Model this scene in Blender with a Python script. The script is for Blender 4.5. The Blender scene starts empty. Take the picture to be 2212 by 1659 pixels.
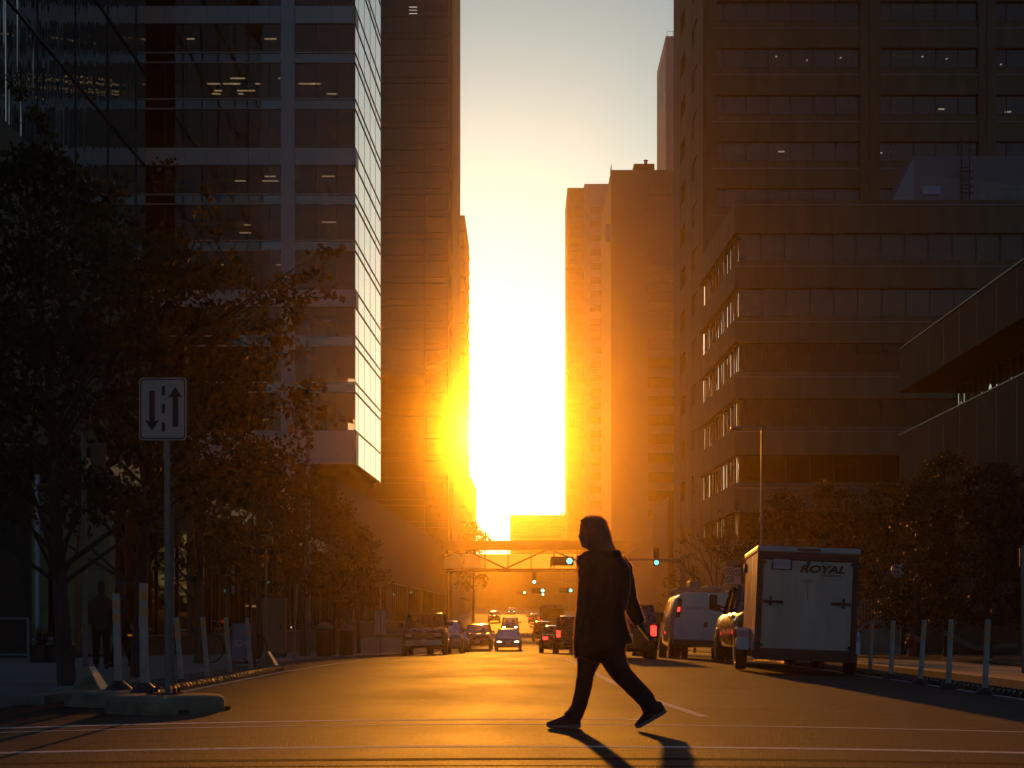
import bpy, bmesh, math, random
import numpy as np
from mathutils import Vector, Matrix
R = math.radians
random.seed(7)
SC = bpy.context.scene
COL = SC.collection

# ---------------------------------------------------------------- camera, sky, sun, exposure
CAMH = 0.9
F = 3400.0                      # focal length in the units of a 2212 px wide picture
VX, VY = 1130.0, 1345.0         # where the street vanishes in that picture
cam_d = bpy.data.cameras.new('camera')
cam = bpy.data.objects.new('camera', cam_d); COL.objects.link(cam)
cam.location = (0, 0, CAMH)
cam.rotation_euler = (R(90), 0, 0)
cam_d.sensor_width = 36.0
cam_d.lens = 36.0 * F / 2212.0
cam_d.shift_x = (1106.0 - VX) / 2212.0
cam_d.shift_y = (VY - 829.5) / 2212.0
cam_d.clip_start = 0.1
cam_d.clip_end = 5000
SC.camera = cam

SKY_TINT = (0.65, 1.02, 1.58)    # white balance of the picture
SUN_EL = R(6.9)
SUN_AZ = math.atan((1044 - VX) / F)         # negative: left of the street axis
world = bpy.data.worlds.new('World'); SC.world = world
world.use_nodes = True
wn = world.node_tree.nodes; wl = world.node_tree.links
bg = wn['Background']
sky = wn.new('ShaderNodeTexSky')
sky.sky_type = 'NISHITA'
sky.sun_disc = False
sky.sun_elevation = SUN_EL
sky.sun_rotation = SUN_AZ
sky.altitude = 300
sky.air_density = 1.0
sky.dust_density = 3.5
sky.ozone_density = 1.0
tint = wn.new('ShaderNodeVectorMath'); tint.operation = 'MULTIPLY'
tint.inputs[1].default_value = SKY_TINT
wl.new(sky.outputs['Color'], tint.inputs[0]); wl.new(tint.outputs['Vector'], bg.inputs['Color'])
bg.inputs['Strength'].default_value = 0.056

sun_d = bpy.data.lights.new('sun', 'SUN')
sun_d.energy = 4.0
sun_d.angle = R(0.9)
sun_d.color = (1.0, 0.33, 0.02)
sun = bpy.data.objects.new('sun', sun_d); COL.objects.link(sun)
sd = Vector((math.sin(SUN_AZ) * math.cos(SUN_EL), math.cos(SUN_AZ) * math.cos(SUN_EL), math.sin(SUN_EL)))
sun.rotation_euler = sd.to_track_quat('Z', 'Y').to_euler()
sun.location = sd * 900

SC.view_settings.view_transform = 'Standard'
SC.view_settings.look = 'None'
SC.view_settings.exposure = -0.4
SC.view_settings.gamma = 1.0
SC.render.engine = 'CYCLES'
cy = SC.cycles
cy.use_denoising = True
cy.max_bounces = 6
cy.diffuse_bounces = 2
cy.glossy_bounces = 3
cy.transmission_bounces = 4
cy.transparent_max_bounces = 12
cy.volume_bounces = 0
cy.caustics_reflective = False
cy.caustics_refractive = False
cy.sample_clamp_indirect = 4.0

HAZE = ((0.00011, 0.91), (0.00018, 0.985))     # density and forward scatter: wide glow, and a lobe added for the sun's bloom
HAZE_COL = (1.0, 0.75, 0.36)

# ---------------------------------------------------------------- helpers
def px(x, d): return (x - VX) * d / F
def pz(y, d): return CAMH + (VY - y) * d / F

_zk = [(-60, 0), (36, 0), (48, -.13), (70, -.5), (104, -1.0), (134, -.75), (166, -.3), (260, 1.2), (360, 3.0), (460, 4.8), (900, 13)]
def zline(d):
    for (a, za), (b, zb) in zip(_zk, _zk[1:]):
        if d <= b:
            t = (d - a) / (b - a)
            return za + (zb - za) * t
    return _zk[-1][1]
def zl(d):                      # smoothed long profile of the street
    s = 0
    for k in range(-4, 5): s += zline(d + k * 2.2)
    return s / 9
def zr(x, d):                   # road surface with its crown
    return zl(d) - 0.003 * min(abs(x), 9) ** 2
def zp(d): return zl(d) - 0.12  # pavement level beside the road

class MB:
    """collects shapes; build() links them as one mesh object"""
    def __init__(s): s.v = []; s.f = []; s.sm = []
    def add(s, vs, fs, smooth=False):
        o = len(s.v); s.v += [tuple(p) for p in vs]
        for f in fs: s.f.append([o + i for i in f]); s.sm.append(smooth)
        return s
    def box(s, x0, x1, y0, y1, z0, z1):
        return s.add([(x0,y0,z0),(x1,y0,z0),(x1,y1,z0),(x0,y1,z0),(x0,y0,z1),(x1,y0,z1),(x1,y1,z1),(x0,y1,z1)],
                     [(0,3,2,1),(4,5,6,7),(0,1,5,4),(1,2,6,5),(2,3,7,6),(3,0,4,7)])
    def bar(s, a, b, w, h=None, up=(0,0,1)):
        a = Vector(a); b = Vector(b); d = (b - a).normalized(); h = h or w
        u = Vector(up)
        if abs(d.dot(u)) > .98: u = Vector((0, 1, 0))
        r = d.cross(u).normalized(); u = r.cross(d)
        vs = [p + r * (i * w / 2) + u * (j * h / 2) for p in (a, b) for i, j in ((-1,-1),(1,-1),(1,1),(-1,1))]
        return s.add(vs, [(0,1,2,3),(7,6,5,4),(0,4,5,1),(1,5,6,2),(2,6,7,3),(3,7,4,0)])
    def tube(s, pts, rad, n=8, cap=True):
        pts = [Vector(p) for p in pts]
        if not hasattr(rad, '__len__'): rad = [rad] * len(pts)
        vs = []; fs = []; prev = None
        for i, p in enumerate(pts):
            d = (pts[min(i + 1, len(pts) - 1)] - pts[max(i - 1, 0)]).normalized()
            if prev is None:
                u = Vector((0, 0, 1)) if abs(d.z) < .9 else Vector((1, 0, 0))
                r = d.cross(u).normalized()
            else:
                r = (prev - d * prev.dot(d)).normalized()
            prev = r; u = d.cross(r)
            for k in range(n):
                a = 2 * math.pi * k / n
                vs.append(p + (r * math.cos(a) + u * math.sin(a)) * rad[i])
        for i in range(len(pts) - 1):
            for k in range(n):
                k2 = (k + 1) % n
                fs.append((i*n+k, i*n+k2, (i+1)*n+k2, (i+1)*n+k))
        s.add(vs, fs, True)
        if cap:
            s.add(vs[:n], [tuple(range(n))[::-1]]); s.add(vs[-n:], [tuple(range(n))])
        return s
    def lathe(s, prof, c=(0,0,0), axis='z', n=24, smooth=True):
        vs = []; fs = []; m = len(prof)
        for k in range(n):
            a = 2 * math.pi * k / n
            for r, h in prof:
                x, y = r * math.cos(a), r * math.sin(a)
                p = (x, y, h) if axis == 'z' else (h, x, y) if axis == 'x' else (x, h, y)
                vs.append((p[0]+c[0], p[1]+c[1], p[2]+c[2]))
        for k in range(n):
            k2 = (k + 1) % n
            for i in range(m - 1): fs.append((k*m+i, k2*m+i, k2*m+i+1, k*m+i+1))
        return s.add(vs, fs, smooth)
    def prism(s, poly, a, b, axis='y'):      # 2-D outline pushed from a to b
        n = len(poly)
        def P(u, v, w): return (u, w, v) if axis == 'y' else (w, u, v) if axis == 'x' else (u, v, w)
        vs = [P(u, v, a) for u, v in poly] + [P(u, v, b) for u, v in poly]
        fs = [tuple(range(n)), tuple(range(2*n-1, n-1, -1))]
        for i in range(n): j = (i+1) % n; fs.append((i, n+i, n+j, j))
        return s.add(vs, fs)
    def loft(s, rings, smooth=True, cap=True):
        n = len(rings[0]); vs = [p for r in rings for p in r]; fs = []
        for i in range(len(rings) - 1):
            for k in range(n):
                k2 = (k+1) % n
                fs.append((i*n+k, i*n+k2, (i+1)*n+k2, (i+1)*n+k))
        s.add(vs, fs, smooth)
        if cap: s.add(rings[0], [tuple(range(n))[::-1]], smooth); s.add(rings[-1], [tuple(range(n))], smooth)
        return s
    def quad(s, *p): return s.add(p, [tuple(range(len(p)))])
    def build(s, name, mat, parent=None, o=None, bevel=0, weld=False, sharp=None, fix=True):
        me = bpy.data.meshes.new(name)
        off = Vector(o) if o is not None else (parent.location if (parent is not None and parent.get('world_built')) else Vector((0,0,0)))
        me.from_pydata([tuple(Vector(p) - off) for p in s.v], [], s.f)
        if any(s.sm): me.polygons.foreach_set('use_smooth', s.sm)
        if fix or weld or bevel:
            bm = bmesh.new(); bm.from_mesh(me)
            if weld: bmesh.ops.remove_doubles(bm, verts=bm.verts, dist=1e-4)
            if fix: bmesh.ops.recalc_face_normals(bm, faces=bm.faces)
            bm.to_mesh(me); bm.free()
        if sharp: me.set_sharp_from_angle(angle=R(sharp))
        for m in (mat if isinstance(mat, (list, tuple)) else [mat]): me.materials.append(m)
        ob = bpy.data.objects.new(name, me); COL.objects.link(ob)
        if parent is not None: ob.parent = parent
        elif o is not None: ob.location = off
        if bevel:
            b = ob.modifiers.new('bevel', 'BEVEL'); b.width = bevel; b.segments = 2; b.limit_method = 'ANGLE'; b.angle_limit = R(35)
        return ob

def tag(o, label=None, cat=None, group=None, kind=None):
    if label: o['label'] = label
    if cat: o['category'] = cat
    if group: o['group'] = group
    if kind: o['kind'] = kind
    return o
def thing(name, loc, label, cat, group=None, rz=0, wb=True):
    """an Empty at the base of a thing; wb: its parts are given in world coordinates"""
    o = bpy.data.objects.new(name, None); COL.objects.link(o)
    o.location = loc; o.rotation_euler.z = rz; o.empty_display_size = .2
    if wb: o['world_built'] = 1
    return tag(o, label, cat, group)
def sub(mb, name, mat, part, **k):          # a sub-part under a part whose mesh sits at the root's origin
    root = part.parent
    o = mb.build(name, mat, None, o=(root.location if root.get('world_built') else (0,0,0)), **k)
    o.location = (0,0,0); o.parent = part
    return o
def copy_tree(o, parent=None):
    c = o.copy(); COL.objects.link(c); c.parent = parent
    for ch in list(o.children): copy_tree(ch, c)
    return c

# ---------------------------------------------------------------- materials
def M(name, col, rough=.6, metal=0., var=.12, scale=4., bump=0., bscale=30., spec=.5, coat=0., stretch=None, emit=None, estr=0., transl=0., sheen=0., tcol=None):
    m = bpy.data.materials.new(name); m.use_nodes = True
    nt = m.node_tree; b = nt.nodes['Principled BSDF']
    b.inputs['Base Color'].default_value = (*col, 1)
    b.inputs['Roughness'].default_value = rough
    b.inputs['Metallic'].default_value = metal
    b.inputs['Specular IOR Level'].default_value = spec
    b.inputs['Coat Weight'].default_value = coat
    b.inputs['Sheen Weight'].default_value = sheen
    tc = nt.nodes.new('ShaderNodeTexCoord'); vec = tc.outputs['Object']
    if stretch:
        mp = nt.nodes.new('ShaderNodeMapping'); mp.inputs['Scale'].default_value = stretch
        nt.links.new(vec, mp.inputs['Vector']); vec = mp.outputs['Vector']
    if var:
        n = nt.nodes.new('ShaderNodeTexNoise'); n.inputs['Scale'].default_value = scale; n.inputs['Detail'].default_value = 6
        nt.links.new(vec, n.inputs['Vector'])
        r = nt.nodes.new('ShaderNodeMapRange'); r.inputs['From Min'].default_value = .25; r.inputs['From Max'].default_value = .75
        r.inputs['To Min'].default_value = 1 - var * 2; r.inputs['To Max'].default_value = 1 + var * 2
        nt.links.new(n.outputs['Fac'], r.inputs['Value'])
        x = nt.nodes.new('ShaderNodeVectorMath'); x.operation = 'SCALE'; x.inputs[0].default_value = col
        nt.links.new(r.outputs['Result'], x.inputs['Scale'])
        nt.links.new(x.outputs['Vector'], b.inputs['Base Color'])
        r2 = nt.nodes.new('ShaderNodeMapRange')
        r2.inputs['To Min'].default_value = max(.02, rough - .12); r2.inputs['To Max'].default_value = min(1, rough + .12)
        nt.links.new(n.outputs['Fac'], r2.inputs['Value'])
        nt.links.new(r2.outputs['Result'], b.inputs['Roughness'])
    if bump:
        n2 = nt.nodes.new('ShaderNodeTexNoise'); n2.inputs['Scale'].default_value = bscale; n2.inputs['Detail'].default_value = 3
        nt.links.new(vec, n2.inputs['Vector'])
        bp = nt.nodes.new('ShaderNodeBump'); bp.inputs['Strength'].default_value = 1; bp.inputs['Distance'].default_value = bump
        nt.links.new(n2.outputs['Fac'], bp.inputs['Height']); nt.links.new(bp.outputs['Normal'], b.inputs['Normal'])
    if emit:
        b.inputs['Emission Color'].default_value = (*emit, 1); b.inputs['Emission Strength'].default_value = estr
    if transl:
        t = nt.nodes.new('ShaderNodeBsdfTranslucent'); t.inputs['Color'].default_value = (*(tcol or (col[0]*2.2, col[1]*1.8, col[2])), 1)
        mx = nt.nodes.new('ShaderNodeMixShader'); mx.inputs['Fac'].default_value = transl
        nt.links.new(b.outputs[0], mx.inputs[1]); nt.links.new(t.outputs[0], mx.inputs[2])
        nt.links.new(mx.outputs[0], nt.nodes['Material Output'].inputs['Surface'])
    return m

def GLASS(name, tint=(.35,.33,.3), gloss=(1,1,1), ior=1.5, rough=.02, wav=0., wscale=(1,1,1), nscale=.5, boost=0.):
    """a pane one sees through, with fresnel reflections and slightly wavy sheets"""
    m = bpy.data.materials.new(name); m.use_nodes = True
    nt = m.node_tree; nt.nodes.remove(nt.nodes['Principled BSDF'])
    out = nt.nodes['Material Output']
    t = nt.nodes.new('ShaderNodeBsdfTransparent'); t.inputs['Color'].default_value = (*tint, 1)
    g = nt.nodes.new('ShaderNodeBsdfGlossy'); g.inputs['Roughness'].default_value = rough; g.inputs['Color'].default_value = (*gloss, 1)
    fr = nt.nodes.new('ShaderNodeFresnel'); fr.inputs['IOR'].default_value = ior
    mx = nt.nodes.new('ShaderNodeMixShader')
    if boost:
        mm = nt.nodes.new('ShaderNodeMath'); mm.operation = 'ADD'; mm.use_clamp = True; mm.inputs[1].default_value = boost
        nt.links.new(fr.outputs[0], mm.inputs[0]); nt.links.new(mm.outputs[0], mx.inputs['Fac'])
    else:
        nt.links.new(fr.outputs[0], mx.inputs['Fac'])
    nt.links.new(t.outputs[0], mx.inputs[1]); nt.links.new(g.outputs[0], mx.inputs[2])
    nt.links.new(mx.outputs[0], out.inputs['Surface'])
    if wav:
        tc = nt.nodes.new('ShaderNodeTexCoord'); mp = nt.nodes.new('ShaderNodeMapping'); mp.inputs['Scale'].default_value = wscale
        n = nt.nodes.new('ShaderNodeTexNoise'); n.inputs['Scale'].default_value = nscale; n.inputs['Detail'].default_value = 2
        bp = nt.nodes.new('ShaderNodeBump'); bp.inputs['Distance'].default_value = wav; bp.inputs['Strength'].default_value = 1
        nt.links.new(tc.outputs['Object'], mp.inputs['Vector']); nt.links.new(mp.outputs['Vector'], n.inputs['Vector'])
        nt.links.new(n.outputs['Fac'], bp.inputs['Height']); nt.links.new(bp.outputs['Normal'], g.inputs['Normal'])
        nt.links.new(bp.outputs['Normal'], fr.inputs['Normal'])
    return m

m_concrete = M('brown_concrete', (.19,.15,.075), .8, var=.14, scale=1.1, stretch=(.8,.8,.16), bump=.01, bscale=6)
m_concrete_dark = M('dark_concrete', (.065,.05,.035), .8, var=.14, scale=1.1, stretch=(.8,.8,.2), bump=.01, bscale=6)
m_stone = M('pale_stone', (.42,.38,.36), .7, var=.06, scale=.4)
m_panel = M('grey_metal_panel', (.62,.54,.48), .45, metal=.3, var=.05, scale=.4)
m_mull = M('dark_mullion', (.05,.045,.04), .4, metal=.5, var=0)
m_mull_l = M('light_mullion', (.30,.28,.27), .4, metal=.4, var=0)
m_inside = M('dark_interior', (.035,.03,.027), .9, var=.2, scale=.3)
m_glass = GLASS('window_glass', (.45,.42,.36), (1,.86,.66), wav=.012, nscale=.35, boost=.04)
m_glass_b = GLASS('brown_window_glass', (.30,.24,.17), (1,.86,.66), wav=.012, nscale=.4, boost=.03)
m_glass_dim = GLASS('dim_reflection_glass', (.16,.13,.09), (.62,.52,.38), wav=.012, nscale=.4)
m_shop = GLASS('shop_glass', (.3,.26,.2), (.25,.22,.18))
m_mirror_face = M('mirror_cladding', (.80,.77,.70), .04, metal=1., var=0)
m_blind = M('window_blind', (.30,.26,.2), .8, var=.1)
m_mirror = GLASS('mirror_glass', (.10,.09,.08), (.95,.85,.70), ior=1.9, wav=.008, wscale=(1,1,.25), nscale=.5, boost=.10)
m_wavy = GLASS('wavy_mirror_glass', (.05,.05,.05), (.95,.92,.86), ior=2.0, wav=.13, wscale=(.8,.8,.05), nscale=.9, boost=.25)
m_wavy2 = GLASS('rippled_glass', (.05,.05,.05), (.8,.8,.8), ior=1.5, wav=.10, wscale=(1,1,1), nscale=.5, boost=.02)
m_lamp = M('ceiling_lamp', (.8,.8,.8), .5, var=0, emit=(1,.86,.62), estr=.75)
m_roofing = M('roofing', (.12,.11,.1), .9)
m_corr = M('corrugated_metal', (.30,.29,.29), .45, metal=.5, var=.06, scale=1)
m_steel = M('galvanised_steel', (.22,.21,.20), .45, metal=.6, var=.1, scale=6)
m_black = M('black_metal', (.02,.02,.02), .45, metal=.3, var=0)
# ---------------------------------------------------------------- ground, road, pavements
def asphalt():
    m = bpy.data.materials.new('asphalt'); m.use_nodes = True
    nt = m.node_tree; b = nt.nodes['Principled BSDF']; L = nt.links.new
    tc = nt.nodes.new('ShaderNodeTexCoord')
    n1 = nt.nodes.new('ShaderNodeTexNoise'); n1.inputs['Scale'].default_value = .35; n1.inputs['Detail'].default_value = 5
    n2 = nt.nodes.new('ShaderNodeTexNoise'); n2.inputs['Scale'].default_value = 38; n2.inputs['Detail'].default_value = 3
    n3 = nt.nodes.new('ShaderNodeTexVoronoi'); n3.inputs['Scale'].default_value = 70
    mp = nt.nodes.new('ShaderNodeMapping'); mp.inputs['Scale'].default_value = (1.0, .12, 1)
    n4 = nt.nodes.new('ShaderNodeTexNoise'); n4.inputs['Scale'].default_value = 1.1; n4.inputs['Detail'].default_value = 4
    L(tc.outputs['Object'], mp.inputs['Vector']); L(mp.outputs['Vector'], n4.inputs['Vector'])
    for n in (n1, n2, n3): L(tc.outputs['Object'], n.inputs['Vector'])
    a = nt.nodes.new('ShaderNodeMath'); a.operation = 'ADD'; L(n1.outputs['Fac'], a.inputs[0]); L(n4.outputs['Fac'], a.inputs[1])
    r = nt.nodes.new('ShaderNodeMapRange'); r.inputs['From Min'].default_value = .7; r.inputs['From Max'].default_value = 1.3
    r.inputs['To Min'].default_value = .035; r.inputs['To Max'].default_value = .075
    L(a.outputs[0], r.inputs['Value'])
    sp = nt.nodes.new('ShaderNodeMapRange'); sp.inputs['From Min'].default_value = .3; sp.inputs['From Max'].default_value = .7
    sp.inputs['To Min'].default_value = .6; sp.inputs['To Max'].default_value = 1.5
    L(n2.outputs['Fac'], sp.inputs['Value'])
    mu = nt.nodes.new('ShaderNodeMath'); mu.operation = 'MULTIPLY'; L(r.outputs[0], mu.inputs[0]); L(sp.outputs[0], mu.inputs[1])
    tn = nt.nodes.new('ShaderNodeVectorMath'); tn.operation = 'SCALE'; tn.inputs[0].default_value = (1.08, .76, .52)
    # cracks, and darker repair patches
    nd = nt.nodes.new('ShaderNodeTexNoise'); nd.inputs['Scale'].default_value = 1.3; nd.inputs['Detail'].default_value = 5; L(tc.outputs['Object'], nd.inputs['Vector'])
    va = nt.nodes.new('ShaderNodeVectorMath'); va.operation = 'MULTIPLY_ADD'; va.inputs[1].default_value = (.9, .9, 0); L(nd.outputs['Color'], va.inputs[0]); L(tc.outputs['Object'], va.inputs[2])
    cv = nt.nodes.new('ShaderNodeTexVoronoi'); cv.feature = 'DISTANCE_TO_EDGE'; cv.inputs['Scale'].default_value = .30; L(va.outputs['Vector'], cv.inputs['Vector'])
    cr = nt.nodes.new('ShaderNodeMapRange'); cr.inputs['From Min'].default_value = .001; cr.inputs['From Max'].default_value = .016; cr.inputs['To Min'].default_value = .25; L(cv.outputs['Distance'], cr.inputs['Value'])
    pc_ = nt.nodes.new('ShaderNodeTexVoronoi'); pc_.inputs['Scale'].default_value = .16; L(va.outputs['Vector'], pc_.inputs['Vector'])
    pr_ = nt.nodes.new('ShaderNodeMapRange'); pr_.inputs['To Min'].default_value = .45; pr_.inputs['To Max'].default_value = 1.4
    sx_ = nt.nodes.new('ShaderNodeSeparateXYZ'); L(pc_.outputs['Color'], sx_.inputs[0]); L(sx_.outputs[0], pr_.inputs['Value'])
    m2 = nt.nodes.new('ShaderNodeMath'); m2.operation = 'MULTIPLY'; L(cr.outputs[0], m2.inputs[0]); L(pr_.outputs[0], m2.inputs[1])
    m3 = nt.nodes.new('ShaderNodeMath'); m3.operation = 'MULTIPLY'; L(m2.outputs[0], m3.inputs[0]); L(mu.outputs[0], m3.inputs[1]); mu = m3
    L(mu.outputs[0], tn.inputs['Scale']); L(tn.outputs['Vector'], b.inputs['Base Color'])
    rr = nt.nodes.new('ShaderNodeMapRange'); rr.inputs['From Min'].default_value = .6; rr.inputs['From Max'].default_value = 1.4
    rr.inputs['To Min'].default_value = .60; rr.inputs['To Max'].default_value = .76
    L(a.outputs[0], rr.inputs['Value']); L(rr.outputs[0], b.inputs['Roughness'])
    h = nt.nodes.new('ShaderNodeMath'); h.operation = 'ADD'; L(n3.outputs['Distance'], h.inputs[0]); L(n2.outputs['Fac'], h.inputs[1])
    bp = nt.nodes.new('ShaderNodeBump'); bp.inputs['Distance'].default_value = .010; bp.inputs['Strength'].default_value = .9
    L(h.outputs[0], bp.inputs['Height']); L(bp.outputs['Normal'], b.inputs['Normal'])
    b.inputs['Specular IOR Level'].default_value = .25
    return m
m_asphalt = asphalt()
m_paint = M('road_paint', (.80,.70,.58), .8, spec=.2, var=.2, scale=9, bump=.004, bscale=40)
def wear(m):
    nt = m.node_tree; b = nt.nodes['Principled BSDF']; L = nt.links.new; src = b.inputs['Base Color'].links[0].from_socket
    tc = nt.nodes.new('ShaderNodeTexCoord'); n = nt.nodes.new('ShaderNodeTexNoise'); n.inputs['Scale'].default_value = 14; n.inputs['Detail'].default_value = 8; n.inputs['Roughness'].default_value = .75
    L(tc.outputs['Object'], n.inputs['Vector'])
    r = nt.nodes.new('ShaderNodeMapRange'); r.inputs['From Min'].default_value = .33; r.inputs['From Max'].default_value = .43; L(n.outputs['Fac'], r.inputs['Value'])
    mx = nt.nodes.new('ShaderNodeMix'); mx.data_type = 'RGBA'; mx.inputs['A'].default_value = (.07,.055,.04,1); L(r.outputs[0], mx.inputs['Factor']); L(src, mx.inputs['B']); L(mx.outputs['Result'], b.inputs['Base Color'])
wear(m_paint)
m_tar = M('tar_seal', (.016,.013,.010), .95, var=.2, scale=6, spec=.05)
m_pave = M('pavement_concrete', (.24,.20,.15), .85, var=.15, scale=1.2, bump=.004, bscale=30)
m_kerb = M('kerb_concrete', (.26,.22,.16), .85, var=.15, scale=2, bump=.005, bscale=25)
m_earth = M('dry_ground', (.10,.085,.06), .95, var=.25, scale=.3)
m_grass = M('grass_turf', (.055,.065,.03), .95, var=.3, scale=2, bump=.03, bscale=12)

def sheet(name, mat, x0, x1, y0, y1, zf, dz=0, dx=1.0, dy=2.5):
    nx = max(1, int(round((x1 - x0) / dx))); ny = max(1, int(round((y1 - y0) / dy)))
    vs = []; fs = []
    for j in range(ny + 1):
        y = y0 + (y1 - y0) * j / ny
        for i in range(nx + 1):
            x = x0 + (x1 - x0) * i / nx
            vs.append((x, y, zf(x, y) + dz))
    for j in range(ny):
        for i in range(nx):
            a = j * (nx + 1) + i
            fs.append((a, a + 1, a + nx + 2, a + nx + 1))
    return MB().add(vs, fs, True).build(name, mat, fix=False)

LK, RK = -5.9, 8.2       # the two kerb lines of the street
tag(sheet('ground', m_earth, -900, 900, -300, 2600, lambda x, y: zl(y) - .9 - (0 if abs(x) < 100 else .0), dx=60, dy=50), kind='structure')
tag(sheet('road', m_asphalt, LK - .3, RK + .3, 18.0, 640, zr, dx=.5, dy=2.0), kind='structure')
tag(sheet('cross_street', m_asphalt, -70, 70, -40, 18.0, zr, dx=.5, dy=2.9), kind='structure')
def slab(name, mat, x0, x1, y0, y1, top=.12, dz=0):
    f = (lambda x, y: zp(y) + top + dz)
    mb = MB(); ny = max(1, int((y1 - y0) / 3))
    for j in range(ny + 1):
        y = y0 + (y1 - y0) * j / ny; t = f(0, y)
        mb.v += [(x0, y, t - .8), (x0, y, t), (x1, y, t), (x1, y, t - .8)]
    for j in range(ny):
        a = 4 * j
        for k in range(3): mb.f.append([a + k, a + k + 1, a + k + 5, a + k + 4]); mb.sm.append(False)
    mb.f.append([0, 1, 2, 3]); mb.sm.append(False); e = 4 * ny
    mb.f.append([e + 3, e + 2, e + 1, e]); mb.sm.append(False)
    return tag(mb.build(name, mat), kind='structure')
slab('kerb', m_kerb, LK - .18, LK, 19.4, 150, .12)
slab('pavement', m_pave, -60, LK - .18, 19.5, 150, .118)
slab('kerb', m_kerb, RK, RK + .18, 19.0, 150, .06)
slab('pavement', m_pave, RK + .18, 11.2, 19.0, 150, .058)
slab('grass_verge', m_grass, 11.2, 60, 19.0, 108, .12)
slab('pavement', m_pave, -60, LK, 162, 640, .118)
slab('pavement', m_pave, RK, 60, 162, 640, .118)
slab('pavement', m_pave, 11.2, 60, 108, 150, .118)
for a, b in ((-60, LK - .3), (RK + .3, 60)):
    tag(sheet('cross_street', m_asphalt, a, b, 150, 162, lambda x, y: zl(y) - .2, dx=5), kind='structure')

def strip(name, mat, pts, w, dz=None, n=24, zf=zr):
    """a thin painted line lying on the road along a polyline"""
    dz = dz or (.0014 if pts[0][1] < 18 else .003)
    P = []
    for (x0, y0), (x1, y1) in zip(pts, pts[1:]):
        for k in range(n): t = k / n; P.append((x0 + (x1 - x0) * t, y0 + (y1 - y0) * t))
    P.append(pts[-1]); vs = []; fs = []
    for i, (x, y) in enumerate(P):
        a = P[max(i - 1, 0)]; b = P[min(i + 1, len(P) - 1)]
        dx, dy = b[0] - a[0], b[1] - a[1]; l = math.hypot(dx, dy) or 1
        nx, ny = -dy / l * w / 2, dx / l * w / 2
        vs += [(x + nx, y + ny, zf(x + nx, y + ny) + dz), (x - nx, y - ny, zf(x - nx, y - ny) + dz)]
        if i: fs.append((2*i-2, 2*i-1, 2*i+1, 2*i))
    return tag(MB().add(vs, fs, True).build(name, mat, fix=False), kind='structure')
# crosswalk lines across the foreground
strip('crosswalk_line', m_paint, [(-9, 14.35), (-4.5, 14.45), (0.9, 14.70), (1.25, 14.62)], .18)
strip('crosswalk_line', m_paint, [(-9, 13.65), (0, 13.95), (9, 13.55)], .10)
strip('crosswalk_line', m_paint, [(-9, 11.3), (0, 11.45), (9, 11.2)], .16)
strip('lane_line', m_paint, [(1.75, 15.2), (1.55, 18), (1.35, 24), (1.2, 34), (1.1, 60), (1.05, 78)], .12)
strip('lane_line', m_paint, [(1.0, 98), (.95, 148)], .13)
strip('lane_line', m_paint, [(.95, 166), (.9, 420)], .16)
strip('edge_line', m_paint, [(-4.75, 19.5), (-4.75, 31), (-4.5, 40), (-4.4, 70)], .1)
strip('edge_line', m_paint, [(6.72, 19.5), (6.72, 48)], .1)
strip('stop_line', m_paint, [(-2.2, 88), (1.0, 88)], .45)
strip('crosswalk_line', m_paint, [(-6, 92), (7.5, 92)], .2)
strip('crosswalk_line', m_paint, [(-6, 152), (7.5, 152)], .4)
strip('asphalt_seam', m_tar, [(-9, 10.48), (-6, 10.41), (-3.5, 10.44), (-1, 10.37), (1.5, 10.43), (4, 10.39), (9, 10.38)], .16)
strip('asphalt_seam', m_tar, [(-9, 9.96), (-5, 9.9), (-2, 9.93), (1, 9.88), (4, 9.94), (9, 9.9)], .05)
# ---------------------------------------------------------------- buildings
class Fr:
    """wall frame: u along the wall, v up, n outward"""
    def __init__(s, o, u, n): s.o = Vector(o); s.u = Vector(u); s.n = Vector(n)
    def p(s, u, v, n): return s.o + s.u * u + s.n * n + Vector((0, 0, v))
    def box(s, mb, u0, u1, v0, v1, n0, n1):
        q = [s.p(u, v, n) for n in (n0, n1) for u, v in ((u0, v0), (u1, v0), (u1, v1), (u0, v1))]
        mb.add(q, [(0,1,2,3),(7,6,5,4),(0,4,5,1),(1,5,6,2),(2,6,7,3),(3,7,4,0)])
    def quad(s, mb, u0, u1, v0, v1, n):
        mb.quad(s.p(u0,v0,n), s.p(u1,v0,n), s.p(u1,v1,n), s.p(u0,v1,n))
rb_ = random.Random(21)
def ribbon(fr, root, u0, u1, v0, v1, n, glass, mull, step, mw=.06, first=None, blinds=0.):
    """one strip window: its pane sheet, with a frame of mullions as sub-part"""
    g = MB(); fr.quad(g, u0, u1, v0, v1, n)
    w = g.build('window', glass, root)
    if step:
        f = MB(); u = u0 + (first if first else step)
        while u < u1 - .2:
            fr.box(f, u - mw/2, u + mw/2, v0 + .003, v1 - .003, n + .004, n + .07); u += step
        fr.box(f, u0, u1, v0, v0 + .06, n + .006, n + .06); fr.box(f, u0, u1, v1 - .06, v1, n + .006, n + .06)
        sub(f, 'window_frame', mull, w)
    if blinds:
        f = MB(); u = u0 + (first if first else 0); 
        while u < u1 - step*.6:
            if rb_.random() < blinds:
                h = (v1 - v0)*rb_.choice((.2, .3, .3, .45, .6, .95)); fr.quad(f, u + .05, min(u + step, u1) - .05, v1 - h, v1 - .02, n - .12)
            u += step
        if f.v: sub(f, 'blind', m_blind, w)
    return w
def lamps(fr, root, spots, n=-1.6):
    for (u, v, L) in spots:
        b = MB(); fr.box(b, u, u + L, v, v + .07, n - .18, n)
        b.build('ceiling_light', m_lamp, root)

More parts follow.
